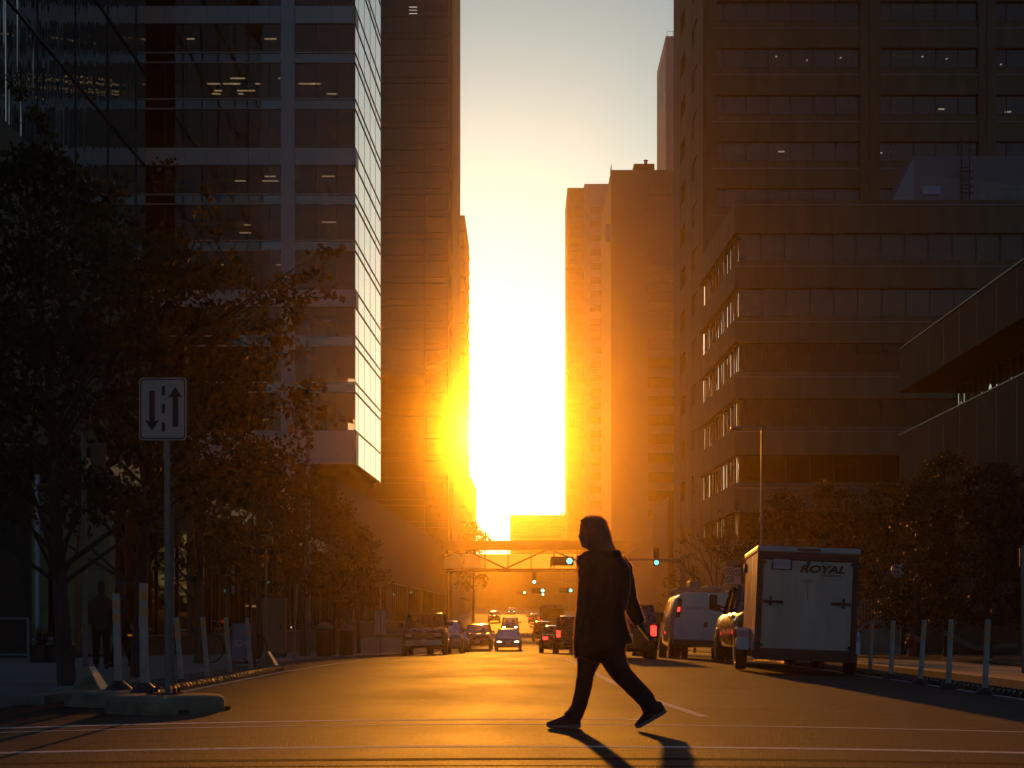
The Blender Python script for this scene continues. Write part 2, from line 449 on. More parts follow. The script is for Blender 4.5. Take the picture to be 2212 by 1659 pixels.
# --- I: concrete office tower on the right
D = 128.0; X0 = px(1522, D)
bI = thing('office_tower', (34, 150, 0), 'tall brown concrete office tower with ribbon windows behind the lower terraced block', 'building')
fr = Fr((X0, D, 0), (1,0,0), (0,-1,0))
fl = 101 * D / F; zw = [pz(448, D) + fl * k for k in range(-8, 8)]      # sills
groups = [(px(1538,D)-X0, px(1858,D)-X0), (px(1901,D)-X0, px(2113,D)-X0), (px(2151,D)-X0, px(2400,D)-X0)]
hw = 42 * D / F
wall = MB(); UW = 45.0; TOP = zw[-1] + hw + 2
wall.box(X0 + .8, X0 + UW, D + 6, D + 18.4, -1, TOP)
prev = -1.0
for k, z in enumerate(zw):
    if z < 2: continue
    lo = prev; hi = z
    fr.box(wall, .4, UW, lo, hi - .62, -6, 0.0) if hi - lo > .7 else None
    fr.box(wall, .4, UW, hi - .62, hi, -6, -.22)
    for ga, gb_ in groups:
        lg = MB(); fr.box(lg, ga - .3, gb_ + .3, hi - .66, hi - .60, .003, .05); lg.build('ledge', m_mull_l, bI)
    prev = z + hw
fr.box(wall, .4, UW, prev, TOP, -6, 0)
edges = [0.0] + [g for gg in groups for g in gg] + [UW]
for a, b in ((0, groups[0][0]), (groups[0][1], groups[1][0]), (groups[1][1], groups[2][0])):
    fr.box(wall, a, b, -1, TOP - .2, -5.9, .10)
    mid = (a + b) / 2 if a else .12
    fr.box(wall, mid - .06, mid + .06, -1, TOP - .25, .10, .22)
wall.build('wall', m_concrete, bI)
for z in zw:
    if z < 2: continue
    for (a, b) in groups: ribbon(fr, bI, a, b, z, z + hw, -.3, m_glass, m_mull, 1.83, .07, first=.95, blinds=.5)
lamps(fr, bI, [(px(x,D)-X0, pz(y,D), .12) for x, y in ((1578,112),(1578,124),(1684,107),(1751,115),(1825,110),(2004,107),(2057,112),(2176,124))])
lamps(fr, bI, [(px(x,D)-X0, pz(y,D), .5) for x, y in ((1690,315),(1722,320),(1904,318),(1935,314),(2040,222),(2186,228))])
# side face to the street
frs = Fr((X0, D, 0), (0,1,0), (-1,0,0))
sd_ = MB()
for a, b in ((.0, 3.4), (6.6, 10.6), (13.8, 18.5)):
    frs.box(sd_, a + .01, b, -1, TOP - .1, -1.0, .12)
frs.box(sd_, 3.4, 6.6, -1, TOP - .3, -1.0, -.8); frs.box(sd_, 10.6, 13.8, -1, TOP - .3, -1.0, -.8)
for z in zw:
    for a in (3.4, 10.6): 
        if z > 0: sd_.add([frs.p(a, z + hw, -.8), frs.p(a + 3.2, z + hw, -.8), frs.p(a + 3.2, z + hw, .10), frs.p(a, z + fl - .1, -.8), frs.p(a + 3.2, z + fl - .1, -.8), frs.p(a + 3.2, z + fl - .1, .10), frs.p(a, z+hw, .1), frs.p(a, z+fl-.1, .1)], [(0,1,2,6),(3,7,5,4),(6,2,5,7)])
sd_.build('side_wall', m_concrete, bI)

# --- low glazed annexe beside it
bL = thing('annexe', (17, 158, 0), 'low glass annexe with vertical fins at the foot of the brown office tower', 'building')
w = MB(); w.box(14.2, 24, 153.6, 172, -1, 13.2); w.build('wall', m_mull, bL)
fr2 = Fr((14.2, 153.6, 0), (0,1,0), (-1,0,0))
g = MB(); fr2.quad(g, .1, 18.2, 1, 13.0, .03); gw = g.build('window', m_mirror, bL)
f = MB()
for k in range(19): fr2.box(f, k*1.0, k*1.0 + .06, 1, 13.1, .035, .16)
sub(f, 'window_frame', m_mull_l, gw)

# --- J: terraced block in front
D = 109.0; XJ = 14.65
bJ = thing('terraced_block', (30, 118, 0), 'low brown concrete block with dark strip windows and a metal plant room on its roof', 'building')
fr = Fr((XJ, D, 0), (1,0,0), (0,-1,0)); frs = Fr((XJ, D, 0), (0,1,0), (-1,0,0))
UW = 38.0; SL = 17.4
bands = [(503,563),(622,683),(740,802),(860,920),(982,1042),(1105,1165)]
zb = [(pz(b, D), pz(a, D)) for a, b in bands]
wall = MB(); top = pz(430, D)
wall.box(XJ + 5, XJ + UW, D + 5, D + SL, -1, top - .4)
prev = top
for lo, hi in zb + [(-1, -1)]:
    h2 = hi if hi > 0 else -1
    # deep spandrel, with a set-back sill strip along its top
    wall.box(XJ, XJ + UW, D, D + SL, h2, prev - .38) if prev - h2 > .4 else None
    lg = MB(); fr.box(lg, 0, UW, prev - .41, prev - .365, .003, .04); lg.build('ledge', m_mull_l, bJ)
    wall.box(XJ + .18, XJ + UW, D + .18, D + SL - .02, prev - .38, prev)
    if lo > 0: prev = lo
wall.build('wall', m_concrete, bJ)
for k, (lo, hi) in enumerate(zb):
    if lo < 1: continue
    ribbon(fr, bJ, .45, UW, lo, hi, -.35, m_glass_dim if k > 1 else m_glass_b, m_mull, 1.665, .06, first=1.5 if k else 1.4, blinds=.4)  # lower rows get dimmer glass, as the top rows mirror more light
    ribbon(frs, bJ, .45, SL - .3, lo, hi, -.35, m_wavy, m_mull, 1.4, .06)
    c = MB(); c.box(XJ + .37, XJ + .9, D + .37, D + .9, lo, hi); c.build('corner_post', m_mull, bJ)
# rooftop plant room
pr = MB(); x0, x1 = px(1962,114), px(2330,114); z0, z1 = top - .4, pz(338, 112.0)
n = 150
for k in range(n):
    a = x0 + (x1-x0)*k/n; b = x0 + (x1-x0)*(k+.5)/n; c = x0 + (x1-x0)*(k+1)/n
    pr.quad((a,112.0,z0),(b,112.0,z0),(b,112.0,z1),(a,112.0,z1)); pr.quad((b,111.93,z0),(c,111.93,z0),(c,111.93,z1),(b,111.93,z1))
pr.quad((x0 - 2.0,112.3,z0),(x0,112.0,z0),(x0,112.0,z1),(x0 - .2,116,z1)); pr.quad((x0-.2,116,z1),(x0,112,z1),(x1,112,z1),(x1,120,z1))
plant = pr.build('plant_room', m_corr, bJ, fix=False)
lv = MB(); a, b = px(1995,111.8), px(2034,111.8); zz0, zz1 = pz(420,111.8), pz(402,111.8)
for k in range(7): lv.bar((a, 111.75, zz0 + (zz1-zz0)*(k+.5)/7), (b, 111.75, zz0 + (zz1-zz0)*(k+.5)/7), .10, .05)
sub(lv, 'louvre', M('louvre_blue_grey', (.55,.60,.70), .35, metal=.2, var=0), plant)
ld = MB(); xl = px(2078,111.6); xr = px(2096,111.6)
ld.bar((xl,111.5,z0),(xl,111.5,z1+1.2),.08); ld.bar((xr,111.5,z0),(xr,111.5,z1+1.2),.08)
for k in range(12): zz = z0 + .3*k; ld.bar((xl,111.5,zz),(xr,111.5,zz),.05)
for k in range(4): zz = z0 + 1.4 + .5*k; ld.tube([(xl,111.5,zz),(xl-.1,110.9,zz),(xr+.1,110.9,zz),(xr,111.5,zz)],.03,5)
sub(ld, 'ladder', m_black, plant)

# --- K: cantilevered dark building, near right
bK = thing('cantilevered_building', (30, 70, 0), 'dark concrete building with two stacked overhanging boxes and a glazed slot between them', 'building')
XK = 21.5; yF, yN = 90.0, 52.0
def kbox(mb, x0, z0, z1): mb.box(x0, x0 + 22, yN, yF, z0, z1)
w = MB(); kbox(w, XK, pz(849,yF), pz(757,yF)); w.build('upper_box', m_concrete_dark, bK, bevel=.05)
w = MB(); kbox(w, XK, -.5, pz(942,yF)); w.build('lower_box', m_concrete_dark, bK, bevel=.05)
w = MB(); w.box(XK + 2.6, XK + 21, yN + 2, yF - 2.0, pz(942,yF) + .003, pz(849,yF) - .003); w.build('core', m_inside, bK)
frk = Fr((XK + 2.55, yN + 2, 0), (0,1,0), (-1,0,0))
ribbon(frk, bK, .1, yF - yN - 4.1, pz(942,yF) + .02, pz(849,yF) - .02, .02, m_wavy, m_mull, 1.1)
w = MB()
for z in (pz(757,yF), pz(942,yF)): w.box(XK - .05, XK + .1, yN, yF + .02, z, z + .07)
w.build('coping', m_steel, bK)
for k in range(13):
    y = yN + 1.5 + 3.0*k
    for a, b_ in ((-.4, pz(942,yF) - .1), (pz(849,yF) + .1, pz(757,yF) - .1)):
        w = MB(); w.box(XK - .004, XK + .01, y, y + .035, a, b_); w.build('joint', m_mull, bK)

# --- B: white-banded tower on the left
D = 126.0; XB0, XB1 = -32.0, px(767, 126.0)
bB = thing('banded_tower', (-22, 140, 0), 'glass tower with pale panel bands and column and a bright mirrored side face', 'building')
fr = Fr((XB0, D, 0), (1,0,0), (0,-1,0)); UW = XB1 - XB0
frs = Fr((XB1, D, 0), (0,1,0), (1,0,0)); SL = 17.4
fl = 102 * D / F; zbase = pz(1002, D)
TOPB = 66.0
core = MB(); core.box(XB0, XB1 - 3, D + 5, D + SL, zbase, TOPB - 1)
colu = (px(608,D) - XB0, px(637,D) - XB0)
zlist = []      # (bottom of band, top of band, wide?)
for k in range(-1, 6):
    for j, (a, b) in enumerate(((320,357),(420,441),(520,541))):
        y0, y1 = a - 306*(k-1) , b - 306*(k-1)
        if k == -1 and j == 0: y0, y1 = 930, 1002
        if k == -1: continue
        zlist.append((pz(y1,D), pz(y0,D), j == 0))
zlist.append((pz(1002,D), pz(930,D), True))
zlist = sorted(z for z in zlist if z[0] < TOPB and z[0] > zbase - .1)
seen = []; 
for z in zlist:
    if not seen or z[0] - seen[-1][1] > .5: seen.append(z)
zlist = seen
slabs = MB()
for (a, b, wide) in zlist: slabs.box(XB0, XB1 - .12, D + .12, D + SL - .12, a + .05, b - .05)
slabs.build('floor_slab', m_inside, bB)
core.build('wall', m_inside, bB)
pan = MB()
for (a, b, wide) in zlist:
    if wide:
        u = 0.0
        while u < UW - .1:
            e = min(u + 1.67, UW - .02)
            for s0, s1 in ((u, min(e, colu[0] - .02)), (max(u, colu[1] + .02), e)):
                if s1 - s0 > .05: fr.box(pan, s0 + .012, s1 - .012, a, b, .02, .10)
            u += 1.67
    else:
        for z in (a, b): 
            fr.box(pan, 0, colu[0]-.01, z - .04, z + .04, .0, .08); fr.box(pan, colu[1]+.01, UW, z - .04, z + .04, .0, .08)
pan.build('panel_band', m_panel, bB)
cm = MB()
z = zbase - 4
while z < TOPB: fr.box(cm, colu[0], colu[1], z + .012, min(z + 3*fl/3, TOPB), -.1, .22); z += fl
cm.build('column', m_panel, bB)
for (a, b, w0), (c, d, w1) in zip(zlist, zlist[1:]):
    for (s0, s1) in ((0, colu[0]), (colu[1], UW - .05)):
        ribbon(fr, bB, s0, s1, b, c, -.05, m_glass_b, m_mull, 1.67, .035, blinds=.15)
for (a, b, wide) in zlist:
    if not wide: 
        g = MB(); fr.quad(g, 0, UW, a, b, -.045); g.build('spandrel_glass', m_mirror, bB)
sg = MB(); fr_l = MB()
for (a, b, w0), (c, d, w1) in zip(zlist, zlist[1:]):
    g = MB(); frs.quad(g, .05, SL, b, c, .0); w = g.build('window', m_mirror_face, bB)
    g = MB(); frs.quad(g, .05, SL, a, b, .005); w = g.build('spandrel_glass', m_mirror_face, bB)
    for z in (a, b): frs.box(fr_l, 0, SL, z - .06, z + .06, .01, .05)
    if w0: frs.box(fr_l, 0, 1.6, a, b, .006, .03)
for u in (.05, 2.0, 5.8, 9.6, 13.4, 17.25): frs.box(fr_l, u, u + .06, zbase, TOPB, .011, .022)
fr_l.build('mullion', m_mull, bB)
ls = []
rl = random.Random(3)
for y, xs in ((72,(395,565)),(170,(400,440,475,500,545,640,670)),(185,(455,505)),(382,(500,560)),(372,(565,690)),(478,(520,)),(565,(468,590)),(495,(510,)),(472,(690,)),(903,(560,600)),(158,(490,595)),(192,(450,508,700))):
    for x in xs: ls.append((px(x,D)-XB0, pz(y,D), .35 + rl.random()*1.1))
lamps(fr, bB, ls, -1.2)
w = MB(); w.box(XB0, XB1 - .6, D + .5, D + SL, zbase - .02 - .5, zbase - .02); w.build('soffit', m_inside, bB)
w = MB()
for x in (-30, px(622, D + 1)):
    w.box(x - .5, x + .5, D + .8, D + 1.8, -1.5, zbase - .55)
w.box(-31.9, XB1 - 2, D + 3, D + 120, -1.5, 12.9)
w.build('podium', m_concrete_dark, bB)
frp = Fr((XB1 - 2, D + 3, 0), (0,1,0), (1,0,0))
for k in range(6): ribbon(frp, bB, 2 + k*19, 18 + k*19, 1.0, 5.2, .03, m_shop, m_mull, 2.0)

# --- A: mirror-glass tower, far left, on its podium
bA = thing('mirror_tower', (-40, 100, 0), 'dark mirror glass tower with rippled reflections above the left trees', 'building')
w = MB(); w.box(-60, -29.05, 78, 121, 6.2, 70); w.build('wall', m_inside, bA)
fra = Fr((-29, 78, 0), (0,1,0), (1,0,0))
z = pz(353 , 120) ; zs = [z - 7.2, z, z + 7.2, z + 14.4, z + 21.6, z+28]
for a, b in zip(zs, zs[1:]):
    for u in range(0, 43, 8):
        g = MB(); fra.quad(g, u + .03, min(u + 7.97, 42.9), a + .03, b - .03, 0); g.build('window', m_wavy, bA)
f = MB()
for a in zs: fra.box(f, 0, 42.9, a - .06, a + .06, .004, .10)
for u in range(0, 43, 8): fra.box(f, u - .03, u + .03, zs[0], zs[-1], .003, .06)
f.build('mullion', m_mull, bA)
w = MB(); w.box(-28.98, -28.6, 78, 121, 6.3, zs[0] - .1); w.build('lower_wall', m_concrete, bA)
bP = thing('shop_podium', (-20, 70, 0), 'low dark shop front along the left pavement behind the street trees', 'building')
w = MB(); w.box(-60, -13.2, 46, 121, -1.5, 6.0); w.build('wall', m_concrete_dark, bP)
w = MB(); w.box(-60, -12.4, 44.5, 122, 5.2, 5.9); w.build('canopy', m_mull, bP)
frp = Fr((-13.2, 46, 0), (0,1,0), (1,0,0))
for k in range(9): ribbon(frp, bP, .8 + k*8, 7.6 + k*8, .4, 4.6, .03, m_shop, m_mull, 1.7)
frq = Fr((-60, 46, 0), (1,0,0), (0,-1,0))
for a in (30.5, 38.2): ribbon(frq, bP, a, a + 6.5, .4, 4.6, .03, m_shop, m_mull, 1.6)
m_olive = M('olive_panel', (.20,.18,.07), .6)
m_cream = M('cream_column', (.50,.47,.45), .6)
for x0 in (px(64,45), px(100,45), px(175,45)):
    w = MB(); w.box(x0, x0 + .75, 45.2, 45.9, 0, 4.9); w.build('panel', m_olive, bP)
w = MB(); w.box(px(80,44.8), px(88,44.8), 44.6, 44.75, 0, 5.1); w.build('column', m_cream, bP)

# --- C: tall dark tower in the glow
D = 280.0
bC = thing('dark_glass_tower', (-20, 300, 0), 'tall narrow dark glass tower whose edge covers the left of the sun glow', 'building')
xa, xb, xc, xd = -30.0, px(917,D), px(969,D), px(977,D)
w = MB(); w.box(xa, xc, D + .3, D + 36, -1, 128); w.build('wall', m_inside, bC)
w = MB(); w.box(xc, xc + .12, D - .5, D + 36, -1, 128); w.build('lit_edge_strip', m_stone, bC)  # pale strip put in for the tower's lit edge
w = MB(); w.box(xc + .125, xd, D + .4, D + 36, -1, 128); w.build('side_wall', m_concrete_dark, bC)
fr = Fr((xa, D, 0), (1,0,0), (0,-1,0)); fl = 48 * D / F
fm = MB(); z = 6.0
while z < 126:
    g = MB(); fr.quad(g, 0, xb - xa - .05, z, z + fl - .05, 0); g.build('window', m_glass_b, bC)
    g = MB(); fr.quad(g, xb - xa + .05, xc - xa, z, z + fl - .05, -.02); g.build('rippled_window', m_wavy2, bC)
    fr.box(fm, 0, xc - xa, z - .10, z + .06, .01, .16); fr.box(fm, 0, xc - xa, z + .95, z + 1.05, .01, .10)
    z += fl
fr.box(fm, xb - xa - .08, xb - xa + .08, 2, 127, .0, .2)
fm.build('mullion', m_mull, bC)
lamps(Fr((xa, D - .35, 0), (1,0,0), (0,-1,0)), bC, [(px(x,D)-xa, pz(y,D), 1.4) for x, y in ((884,16),(884,23),(884,30))], -.2)

# --- D, E: buildings farther down the left side
def block(name, loc, label, x0, x1, y0, y1, top, mat, **k):
    b = thing(name, loc, label, 'building')
    w = MB(); w.box(x0, x1, y0, y1, -1, top); w.build('wall', mat, b)
    return b
D = 350.0
bD = block('brown_tower', (-20, 365, 0), 'brown tower with balcony edges just behind the dark glass tower', px(930,D), px(1004,D), D, D + 28, pz(465,D), m_concrete)
w = MB(); z = 6
while z < pz(470,D): w.box(px(980,D), px(1006,D), D - .5, D - .02, z, z + .5); w.box(px(1004,D)+.01, px(1006,D), D - .5, D + 28, z, z + .5); z += 3.4
w.build('balcony', m_concrete_dark, bD)
D = 410.0
bE = block('far_block', (-20, 420, 0), 'lower block at the far left end of the street below the sun', px(930,D), px(1019,D), D, D + 40, pz(1032,D), m_concrete)
w = MB(); w.box(px(1005,D), px(1013,D), D + 2, D + 6, pz(1032,D), pz(1020,D)); w.build('roof_box', m_concrete, bE)

# --- F: twin-shaded tower down the right side
D = 405.0
bF = thing('striped_tower', (18, 420, 0), 'pale tower with dark window stripes at the right edge of the open sky', 'building')
xa, xm, xb = px(1226,D), px(1262,D), px(1330,D)
w = MB(); w.box(xa, xm, D + 2, D + 24, -1, pz(401,D)); w.build('wall', m_concrete, bF)
w = MB(); w.box(xm + .01, xb, D, D + 24, -1, pz(397,D)); w.build('wall', m_stone, bF)
fr = Fr((xa, D + 2, 0), (1,0,0), (0,-1,0)); frm = Fr((xm, D, 0), (1,0,0), (0,-1,0)); fl = 30.2 * D / F
for k in range(25):
    z = pz(462,D) - k * fl
    if z < 3: break
    ribbon(frm, bF, px(1274,D)-xm, px(1316,D)-xm, z, z + 14.5*D/F, .03, m_glass_b, m_mull, 1.2, .08)
    z = pz(450,D) - k * fl
    ribbon(fr, bF, .6, xm - xa - .1, z, z + 16*D/F, .03, m_glass_b, m_mull, 1.5, .08)

# --- G: plain brown block with rooftop box and chimney
D = 260.0
bG = thing('brown_block', (22, 280, 0), 'plain brown block with a rooftop box and little chimney', 'building')
xa, xb = px(1320,D), px(1500,D); zt = pz(367,D)
w = MB(); w.box(xa, xb, D, D + 34, -1, zt); w.build('wall', M('brown_render', (.24,.17,.14), .8, var=.06, scale=.2), bG)
w = MB(); w.box(px(1371,D), px(1416,D), D + 2, D + 10, zt, pz(346,D)); rb = w.build('roof_box', m_concrete_dark, bG)
w = MB(); c = (px(1399,D), D + 4, pz(346,D))
w.lathe([(0,0),(.45,0),(.3,.5),(.26,1.0),(0,1.0)], c, n=12); w.lathe([(.42,1.05),(.42,1.12),(.0,1.3)], c, n=12)
for k in range(3): a = k*2.1; w.bar((c[0]+.25*math.cos(a), c[1]+.25*math.sin(a), c[2]+.95), (c[0]+.3*math.cos(a), c[1]+.3*math.sin(a), c[2]+1.08), .04)
sub(w, 'chimney', m_black, rb)
w = MB()
for k in range(4): w.bar((xa + .1, D + .5 + k*1.2, zt), (xa + .1, D + .5 + k*1.2, zt + 1.1), .06)
for h in (.55, 1.1): w.bar((xa + .1, D + .5, zt + h), (xa + .1, D + 4.1, zt + h), .05)
w.build('roof_railing', m_black, bG)
fr = Fr((xa, D, 0), (1,0,0), (0,-1,0))
for y in (400, 530, 570) + tuple(610 + 41*k for k in range(13)):
    ribbon(fr, bG, px(1400,D)-xa, px(1470,D)-xa, pz(y + 22,D), pz(y,D), .03, m_glass_b, m_mull, 1.3, .08)
w = MB(); w.box(xa - .9, xa - .05, D + 1, D + 1.3, pz(520,D), pz(480,D)); w.build('blade_sign', m_cream, bG)

# --- H: pale tower peeping out behind
D = 320.0
bH = thing('pale_tower', (34, 335, 0), 'slim pale stone tower with dark louvre slots near its top, behind the brown block', 'building')
xa = px(1438,D)
w = MB(); w.box(xa, xa + 9, D, D + 21, -1, pz(78,D)); w.build('wall', m_stone, bH)
frs = Fr((xa, D, 0), (0,1,0), (-1,0,0))
for k in range(6):
    g = MB(); frs.box(g, 2 + k*3.2, 3.6 + k*3.2, pz(190,D), pz(100,D), .01, .05); g.build('louvre', m_black, bH)
f = MB()
for k in range(28): frs.box(f, 0, 21, 10 + k*3.4, 10.08 + k*3.4, .0, .03)
f.build('joint', m_mull_l, bH)
w = MB()
for k in range(5): w.bar((xa + .3 + k*1.2, D + .3, pz(78,D)), (xa + .3 + k*1.2, D + .3, pz(78,D) + 1.1), .07)
w.bar((xa + .3, D + .3, pz(78,D) + 1.1), (xa + 5.1, D + .3, pz(78,D) + 1.1), .06)
w.build('roof_railing', m_black, bH)

# --- blocks closing the street
D = 520.0
b = block('end_block', (5, 530, 0), 'square block closing the street above the skywalk', px(1102,D), px(1226,D), D, D + 30, pz(1113,D), m_concrete)
for k in range(3):
    w = MB(); w.box(px(1210,D)+k*.8, px(1210,D)+k*.8+.4, D+3, D+4, pz(1113,D), pz(1113,D)+1.2); w.build('roof_vent', m_black, b)
frb = Fr((px(1102,D), D, 0), (1,0,0), (0,-1,0))
for k in range(8): ribbon(frb, b, .8, px(1224,D) - px(1102,D), pz(1122 + k*9,D) - .7, pz(1122 + k*9,D) + .1, .03, m_glass_b, m_mull, 1.6, .1)
block('long_low_block', (0, 505, 0), 'long low block across the far end of the street under the skywalk', -40, 45, 500, 515, pz(1204,500), m_concrete_dark)

# --- skywalk over the street
D = 240.0
sw = thing('skywalk', (0, 242, 8), 'enclosed pedestrian bridge with truss diagonals and glazing spanning the street', 'bridge')
zb_, zt_ = pz(1234,D), pz(1168,D); g0, g1 = pz(1228,D), pz(1186,D); xl, xr = -16.0, 16.0
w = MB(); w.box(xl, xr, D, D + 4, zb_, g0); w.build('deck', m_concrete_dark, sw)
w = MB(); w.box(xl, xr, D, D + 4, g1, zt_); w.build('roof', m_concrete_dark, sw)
t = MB(); step = 72 * D / F * 1.0
xs = [px(1047,D) + k * 3.54 for k in range(-4, 7)]
for yy in (D + .1, D + 3.9):
    for k, x in enumerate(xs):
        t = MB(); t.bar((x, yy, g0), (x, yy, g1), .10); t.build('truss_post', m_concrete_dark, sw)
for yy in (D + .18,):
    for a, b, s in ((1000, 1092, -1), (1092, 1185, 1), (1185, 1290, -1), (1290, 1380, 1), (905, 1000, 1)):
        xa_, xb_ = px(a,D), px(b,D)
        t = MB(); t.bar((xa_, yy, g1 if s < 0 else g0), (xb_, yy, g0 if s < 0 else g1), .28); t.build('truss_diagonal', m_concrete_dark, sw)
m_frost = M('frosted_glass', (.75,.7,.62), .3, var=.08, scale=.6, transl=.8)
for k, (a, b) in enumerate(zip([xl] + xs, xs + [xr])):
    g = MB(); g.quad((a + .06, D + 3.7, g0), (b - .06, D + 3.7, g0), (b - .06, D + 3.7, g1 - .62), (a + .06, D + 3.7, g1 - .62)); g.build('window', m_frost, sw)

# right-hand blocks askew, keeping their side faces unlit; left tower skewed to mirror sky
def shear(root, D, k):
    for o in root.children_recursive:
        if o.type == 'MESH':
            for v in o.data.vertices: v.co.x -= k*(v.co.y + root.location.y - D)
shear(bB, 126.0, -.028); shear(bJ, 109.0, .032); shear(bI, 128.0, .034)
# ---------------------------------------------------------------- vehicles
def PAINT(name, col, rough=.28): return M(name, col, rough, metal=.15, var=.03, scale=3, coat=.8)
m_tyre = M('tyre_rubber', (.018,.017,.016), .8, var=.1, scale=20)
m_rim = M('wheel_rim', (.25,.25,.25), .35, metal=.8, var=0)
m_trim = M('black_trim', (.02,.02,.02), .5, var=0)
m_seat = M('seat_fabric', (.03,.028,.026), .9, var=.1)
m_chrome = M('chrome', (.6,.6,.6), .15, metal=1, var=0)
m_carglass = GLASS('car_glass', (.55,.52,.45), ior=1.5)
m_tint = GLASS('tinted_car_glass', (.22,.20,.18), ior=1.5)
m_lens = M('lamp_lens', (.5,.5,.5), .15, var=0)
m_lit = M('lit_headlight', (.9,.9,.8), .2, var=0, emit=(1,.83,.52), estr=9)
m_tail = M('red_lens', (.35,.01,.01), .2, var=0)
m_tail_lit = M('lit_red_lens', (.5,.02,.02), .2, var=0, emit=(1,.035,.02), estr=4)
m_plate = M('licence_plate', (.55,.55,.52), .4, var=0)

def ring(w, zb, zt, y, tuck=.86):
    h = zt - zb
    half = [(.80*w, zb), (.95*w, zb + .10*h), (w, zb + .30*h), (w*.995, zb + .62*h), (w*.965, zt - .12*h), (w*tuck, zt)]
    pts = [(-x, y, z) for x, z in half[::-1]] + [(x, y, z) for x, z in half]
    return pts
def lerp(a, b, t): return tuple(a[i] + (b[i] - a[i]) * t for i in range(3))

